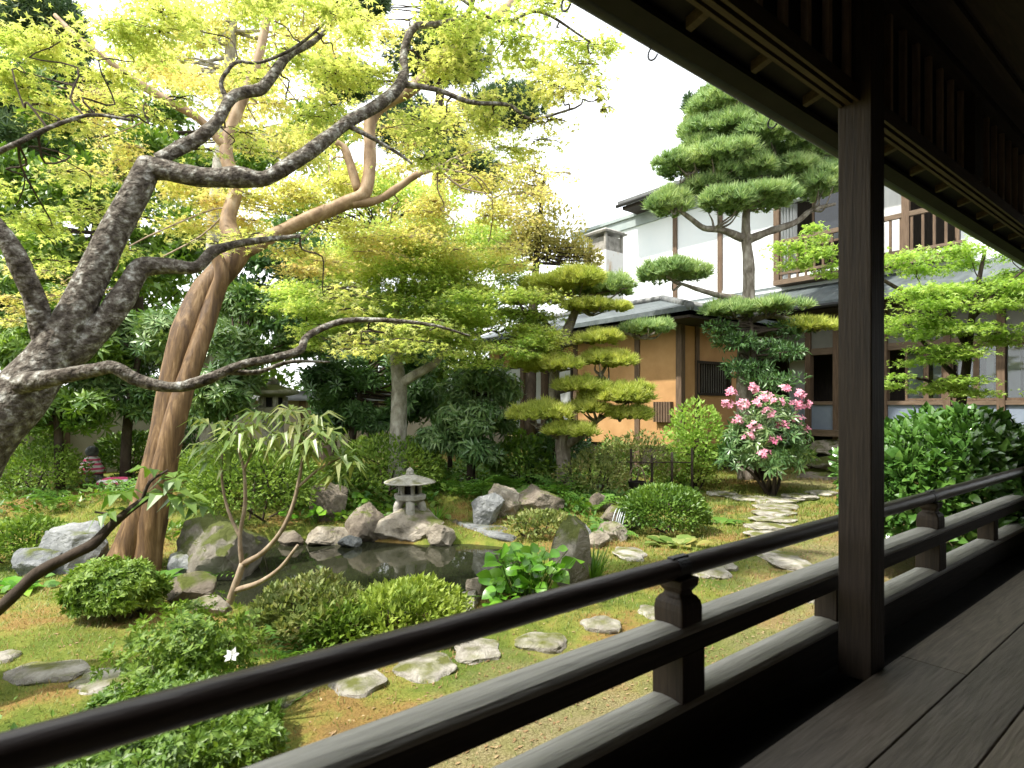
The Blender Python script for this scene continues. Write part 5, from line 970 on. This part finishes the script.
# lantern rock and slab
c = U(404, 530, 8.0); rock_at(c + UP * .02, 1.15, .62, .95, M and 'rock_tan', 'large angular tan rock at the water carrying the small lantern', 44, group='rocks around the pond')
c = U(516, 534, 7.7); V, Fc = rockverts(51, 4, 12, .7, .95, .12); V[:, 2] = np.clip(V[:, 2], -1, .35)
mb = MB(); P = V[:, :1] * .88 * (RT * .93 + FW * -.38) + V[:, 1:2] * .34 * (FW * .93 + RT * .38) + V[:, 2:3] * .11 * UP - V[:, :1] * .07 * UP; mb.add(P + c, [Fc]); tag(mb.build('stone_slab', M['rock_grey'], loc=c, smooth=True), 'long flat grey stone slab bridging the pond inlet', 'stone slab')
mb = MB()
# ------------------------------------------------------------------ stepping stones
S1 = 'stepping stones along the veranda'
for i, (px, py, w, h, lab) in enumerate(((20, 742, 60, 14, 'flat stepping stone at the far left just above the top rail'), (46, 674, 84, 22, 'long pale stepping stone on the moss at the left edge'), (4, 658, 30, 12, 'small stepping stone cut by the left picture edge'), (116, 682, 90, 30, 'stepping stone half hidden behind the loose azalea'), (275, 697, 62, 26, 'stepping stone under the top rail right of the white flower'),
      (358, 684, 54, 28, 'roundish pale stepping stone between the rails'), (425, 668, 62, 28, 'angular stepping stone with dark left edge between the rails'), (477, 652, 48, 24, 'stepping stone just below the pond-edge rocks'), (541, 643, 54, 18, 'flat stepping stone touching the middle rail'), (601, 625, 42, 16, 'stepping stone left of the railing post'), (652, 614, 26, 14, 'small stepping stone partly behind the railing post'))):
    stone(px, py, w, h, lab, 100 + i, S1)
S2 = 'stepping stones across the lawn'
for i, (px, py, w, h, lab) in enumerate(((630, 555, 32, 13, 'pale stepping stone below the dark clipped bush'), (584, 572, 30, 12, 'stepping stone behind the grass tuft'), (702, 571, 54, 14, 'stepping stone directly above the top rail'), (726, 567, 20, 9, 'small stone right of the stone above the rail'), (784, 560, 44, 22, 'large rough stepping stone left of the pillar'), (822, 600, 40, 12, 'stone seen under the middle rail by the pillar'))):
    stone(px, py, w, h, lab, 130 + i, S2)
S3 = 'flat stones of the narrow garden path'
for i, (px, py, w, h, lab) in enumerate(((769, 536, 46, 7, 'path stone nearest the railing'), (771, 528, 48, 6.5, 'path stone second from the railing'), (772, 521, 46, 6, 'path stone third from the railing'), (774, 514, 46, 6, 'path stone in the middle of the straight run'), (776, 507.5, 48, 5.5, 'path stone just below the path fork'), (778, 501, 54, 6, 'broad path stone at the fork'), (748, 499, 40, 5.5, 'long path stone left of the fork'), (722, 494.5, 30, 5, 'path stone at the left end of the path'), (800, 497, 34, 5, 'path stone right of the fork'), (822, 493.5, 30, 4.5, 'path stone nearest the house steps'))):
    stone(px, py, w, h, lab, 150 + i, S3, th=.12, up=.045)
S4 = 'stone steps below the porch'
for i, (px, D, z, w, h, d, lab, mt) in enumerate(((826, 12.2, .10, 1.3, .34, .7, 'lowest wide brown step stone in front of the porch', 'rock_brown'), (830, 12.75, .38, 1.05, .4, .6, 'middle rounded mossy step stone under the porch', 'rock_mossy'), (832, 13.15, .70, 1.0, .36, .55, 'top square step stone under the porch', 'rock_tan'))):
    c = U(px, CY, D); c[2] = z; rock_at(c, w, h, d, mt, lab, 170 + i, name='step_stone', group=S4, cat='step')
# ------------------------------------------------------------------ small snow-viewing lantern
def hexa_ring(r, z, n=6, rot=0): return [(r * math.cos(rot + 2 * math.pi * i / n), r * math.sin(rot + 2 * math.pi * i / n), z) for i in range(n)]
D1 = 7.95; c = U(410, 515, D1); s = D1 / F
ln = thing('stone_lantern', 'small squat stone lantern with wide flat roof on a rock by the pond', 'stone lantern', c)
mb = MB(); RO = .32
for k in range(4):
    a_ = R(45) + k * R(90) + .3; d_ = np.array([math.cos(a_), math.sin(a_), 0]); mb = MB()
    mb.tube([c + d_ * .155 - UP * .05, c + d_ * .165 + UP * .07, c + d_ * .14 + UP * .16, c + d_ * .07 + UP * .235], [.06, .06, .062, .06], 8, .1, 4, k); mb.build('leg', M['lantern_stone'], ln, smooth=True)
MB().lathe([(.16, .20), (.215, .215), (.225, .27), (.20, .29)], c, 6, .3).build('platform', M['lantern_stone'], ln, bevel=.012)
fb = MB(); 
for k in range(6):
    a_ = .3 + k * R(60); d_ = np.array([math.cos(a_), math.sin(a_), 0]); fb.tube([c + d_ * .135 + UP * .28, c + d_ * .135 + UP * .42], .028, 6, 0, 1)
fb.lathe([(.15, .405), (.165, .43)], c, 6, .3); fb = fb.build('fire_box', M['lantern_stone'], ln)
MB().lathe([(.10, .285), (.10, .41)], c, 6, .3).build('light_chamber', M['ink'], fb)
mb = MB(); mb.lathe([(.30, .432), (.345, .435), (.345, .455), (.26, .485), (.15, .518), (.06, .545)], c, 24, .3); mb.build('roof', M['lantern_stone'], ln, bevel=.008)
MB().lathe([(.055, .54), (.06, .555), (.045, .575), (.052, .595), (.035, .62), (.006, .645)], c, 12).build('finial', M['lantern_stone'], ln, smooth=True)
# tall lantern
D2 = 9.2; g = onground(273, D2); k_ = D2 / F; zt = CZ - (380 - CY) * k_; Ht = zt - g[2]
tl = thing('stone_lantern', 'tall old pedestal lantern half hidden by leaves behind the pond', 'stone lantern', g)
def LZ(y): return CZ - (y - CY) * k_ - g[2]
MB().lathe([(.33, -.1), (.34, .10), (.26, .16)], g, 6, .4).build('base', M['lantern_old'], tl, bevel=.02)
MB().lathe([(.17, .16), (.155, LZ(440)), (.17, LZ(418))], g, 14).build('post', M['lantern_old'], tl, smooth=True)
MB().lathe([(.18, LZ(419)), (.29, LZ(414)), (.30, LZ(409)), (.28, LZ(407))], g, 6, .4).build('platform', M['lantern_old'], tl, bevel=.015)
fb = MB()
for k in range(6):
    a_ = .4 + k * R(60); d_ = np.array([math.cos(a_), math.sin(a_), 0]); fb.tube([g + d_ * .185 + UP * LZ(408), g + d_ * .185 + UP * LZ(397)], .045, 6, 0, 1)
fb.lathe([(.20, LZ(397.5)), (.21, LZ(395))], g, 6, .4); fb = fb.build('fire_box', M['lantern_old'], tl); MB().lathe([(.14, LZ(408)), (.14, LZ(397))], g, 6, .4).build('light_chamber', M['ink'], fb)
mb = MB(); n = 24; prof = [(.22, LZ(396)), (.38, LZ(394)), (.40, LZ(391)), (.30, LZ(389)), (.17, LZ(386.5)), (.09, LZ(384.5))]; mb.lathe(prof, g, 24, .4); mb.build('roof', M['lantern_old'], tl, bevel=.01)
MB().lathe([(.08, LZ(385)), (.10, LZ(383.5)), (.07, LZ(382.5)), (.085, LZ(380.5)), (.05, LZ(378.5)), (.01, LZ(376.5))], g, 12).build('finial', M['lantern_old'], tl, smooth=True)
# ------------------------------------------------------------------ draped stone figure and pink cloth
g = onground(92, 10.1); g[2] += .02; fg = thing('draped_stone', 'small grey stone figure wrapped in pink and white striped cloth by the garden wall', 'stone figure', g)
def stripemat():
    m, t, b, o = mat_new('striped_cloth'); co = nd(t, 'ShaderNodeTexCoord'); w = nd(t, 'ShaderNodeTexWave'); w.bands_direction = 'Z'; w.inputs['Scale'].default_value = 4.2; w.inputs['Distortion'].default_value = 1.2
    t.links.new(co.outputs['Object'], w.inputs[0]); r = ramp(t, [(.40, (.75, .10, .24)), (.52, (.85, .78, .80))]); t.links.new(w.outputs['Fac'], r.inputs[0]); t.links.new(r.outputs[0], b.inputs['Base Color']); b.inputs['Roughness'].default_value = .9; return m
M['stripe'] = stripemat(); kk = 0.75
MB().lathe([(.15, -.05), (.165, .09), (.135, .22), (.10, .34)], g, 14).build('body', M['rock_grey'], fg, smooth=True)
MB().lathe([(.04, .42), (.085, .45), (.10, .51), (.085, .575), (.03, .61)], g, 14).build('head', M['rock_grey'], fg, smooth=True)
pr = [(.19, .14), (.182, .22), (.155, .31), (.11, .40), (.07, .44)]; mb = MB(); n = 28
V = np.array([(r_ * (1 + .07 * math.sin(7 * a_ + z_ * 9)) * math.cos(a_), r_ * (1 + .07 * math.sin(7 * a_ + z_ * 9)) * math.sin(a_), z_) for r_, z_ in pr for a_ in np.linspace(0, 2 * math.pi, n, endpoint=False)]) + g
j = np.arange(n); q = [np.stack([k * n + j, k * n + (j + 1) % n, (k + 1) * n + (j + 1) % n, (k + 1) * n + j], -1) for k in range(len(pr) - 1)]; mb.add(V, [np.vstack(q)]); o = mb.build('cloth', M['stripe'], fg, smooth=True); o.modifiers.new('thick', 'SOLIDIFY').thickness = .012
g2 = onground(115, 9.7); V, Fc = rockverts(77, 3, 4, .8, .95, .3); mb = MB(); mb.add(V * [.26, .2, .10] + g2 + UP * .07, [Fc]); tag(mb.build('folded_cloth', M['stripe'], loc=g2, smooth=True), 'crumpled pink and white cloth lying right of the draped stone figure', 'cloth')
# ------------------------------------------------------------------ black tub with bamboo hoop, cascade, fence
g = onground(637, 9.4); g[2] = CZ - (493 - CY) * 9.4 / F; tb_ = thing('wooden_tub', 'small black tub with arched bamboo handle behind the clipped bush', 'tub', g)
MB().lathe([(.11, 0), (.14, .17), (.145, .185), (.125, .185), (.115, .05)], g, 20).build('tub', M['ink'], tb_, smooth=False)
an = np.linspace(0, math.pi, 12); MB().tube([g + RT * .13 * math.cos(a_) + UP * (.17 + .26 * math.sin(a_)) for a_ in an], .012, 8, .1, 2).build('handle', M['stem_tan'], tb_, smooth=True)
rock_at(g - UP * .16, .5, .36, .4, 'rock_mossy', 'mossy rock the black tub stands on', 61, group='rocks around the pond')
def fallmat():
    m, t, b, o = mat_new('falling_water'); b.inputs['Base Color'].default_value = (.50, .54, .56, 1); b.inputs['Roughness'].default_value = .15; b.inputs['Alpha'].default_value = .75; return m
mb = MB(); fm_ = fallmat(); q = GP(617, 534); Dq = depth(q)
for k in range(5):
    x = 612 + k * 2.6 + rng.uniform(-.6, .6); mb.tube([U(x + 6, 506 + abs(k - 3) * .6, Dq + .12), U(x + 4, 511, Dq + .02), U(x + 1, 521, Dq - .05), U(x - 1, 533, Dq - .08)], [.004, .008, .007, .011], 6, .3, 4, k)
kind(mb.build('cascade_water', fm_, smooth=True), 'structure')
rock_at(U(620, 524, Dq + .34), .62, .5, .5, 'rock_brown', 'dark rock the little cascade runs over', 63, group='rocks around the pond')
fe = thing('bamboo_fence', 'low dark bamboo fence with rough posts in front of the ochre wall', 'fence', onground(640, 10.3)); pts = [(590, 10.2), (608, 10.2), (631, 10.25), (652, 10.3), (672, 10.3), (692, 10.4)]
for i, (px, D) in enumerate(pts):
    g = onground(px, D); zt = CZ - (446 + (i * 7) % 11 - CY) * D / F; MB().tube([g - UP * .1, g + (U(px, 440, D) - U(px, 440, D)) + UP * (zt - g[2])], .022, 7, .15, 2, i).build('fence_post', M['bark_dark'], fe, smooth=True)
for yy in (462,):
    MB().tube([U(px, yy + (i % 2) * .8, D - .05) for i, (px, D) in enumerate(pts)], .011, 7, .1, 2).build('fence_rail', M['bark_dark'], fe, smooth=True)
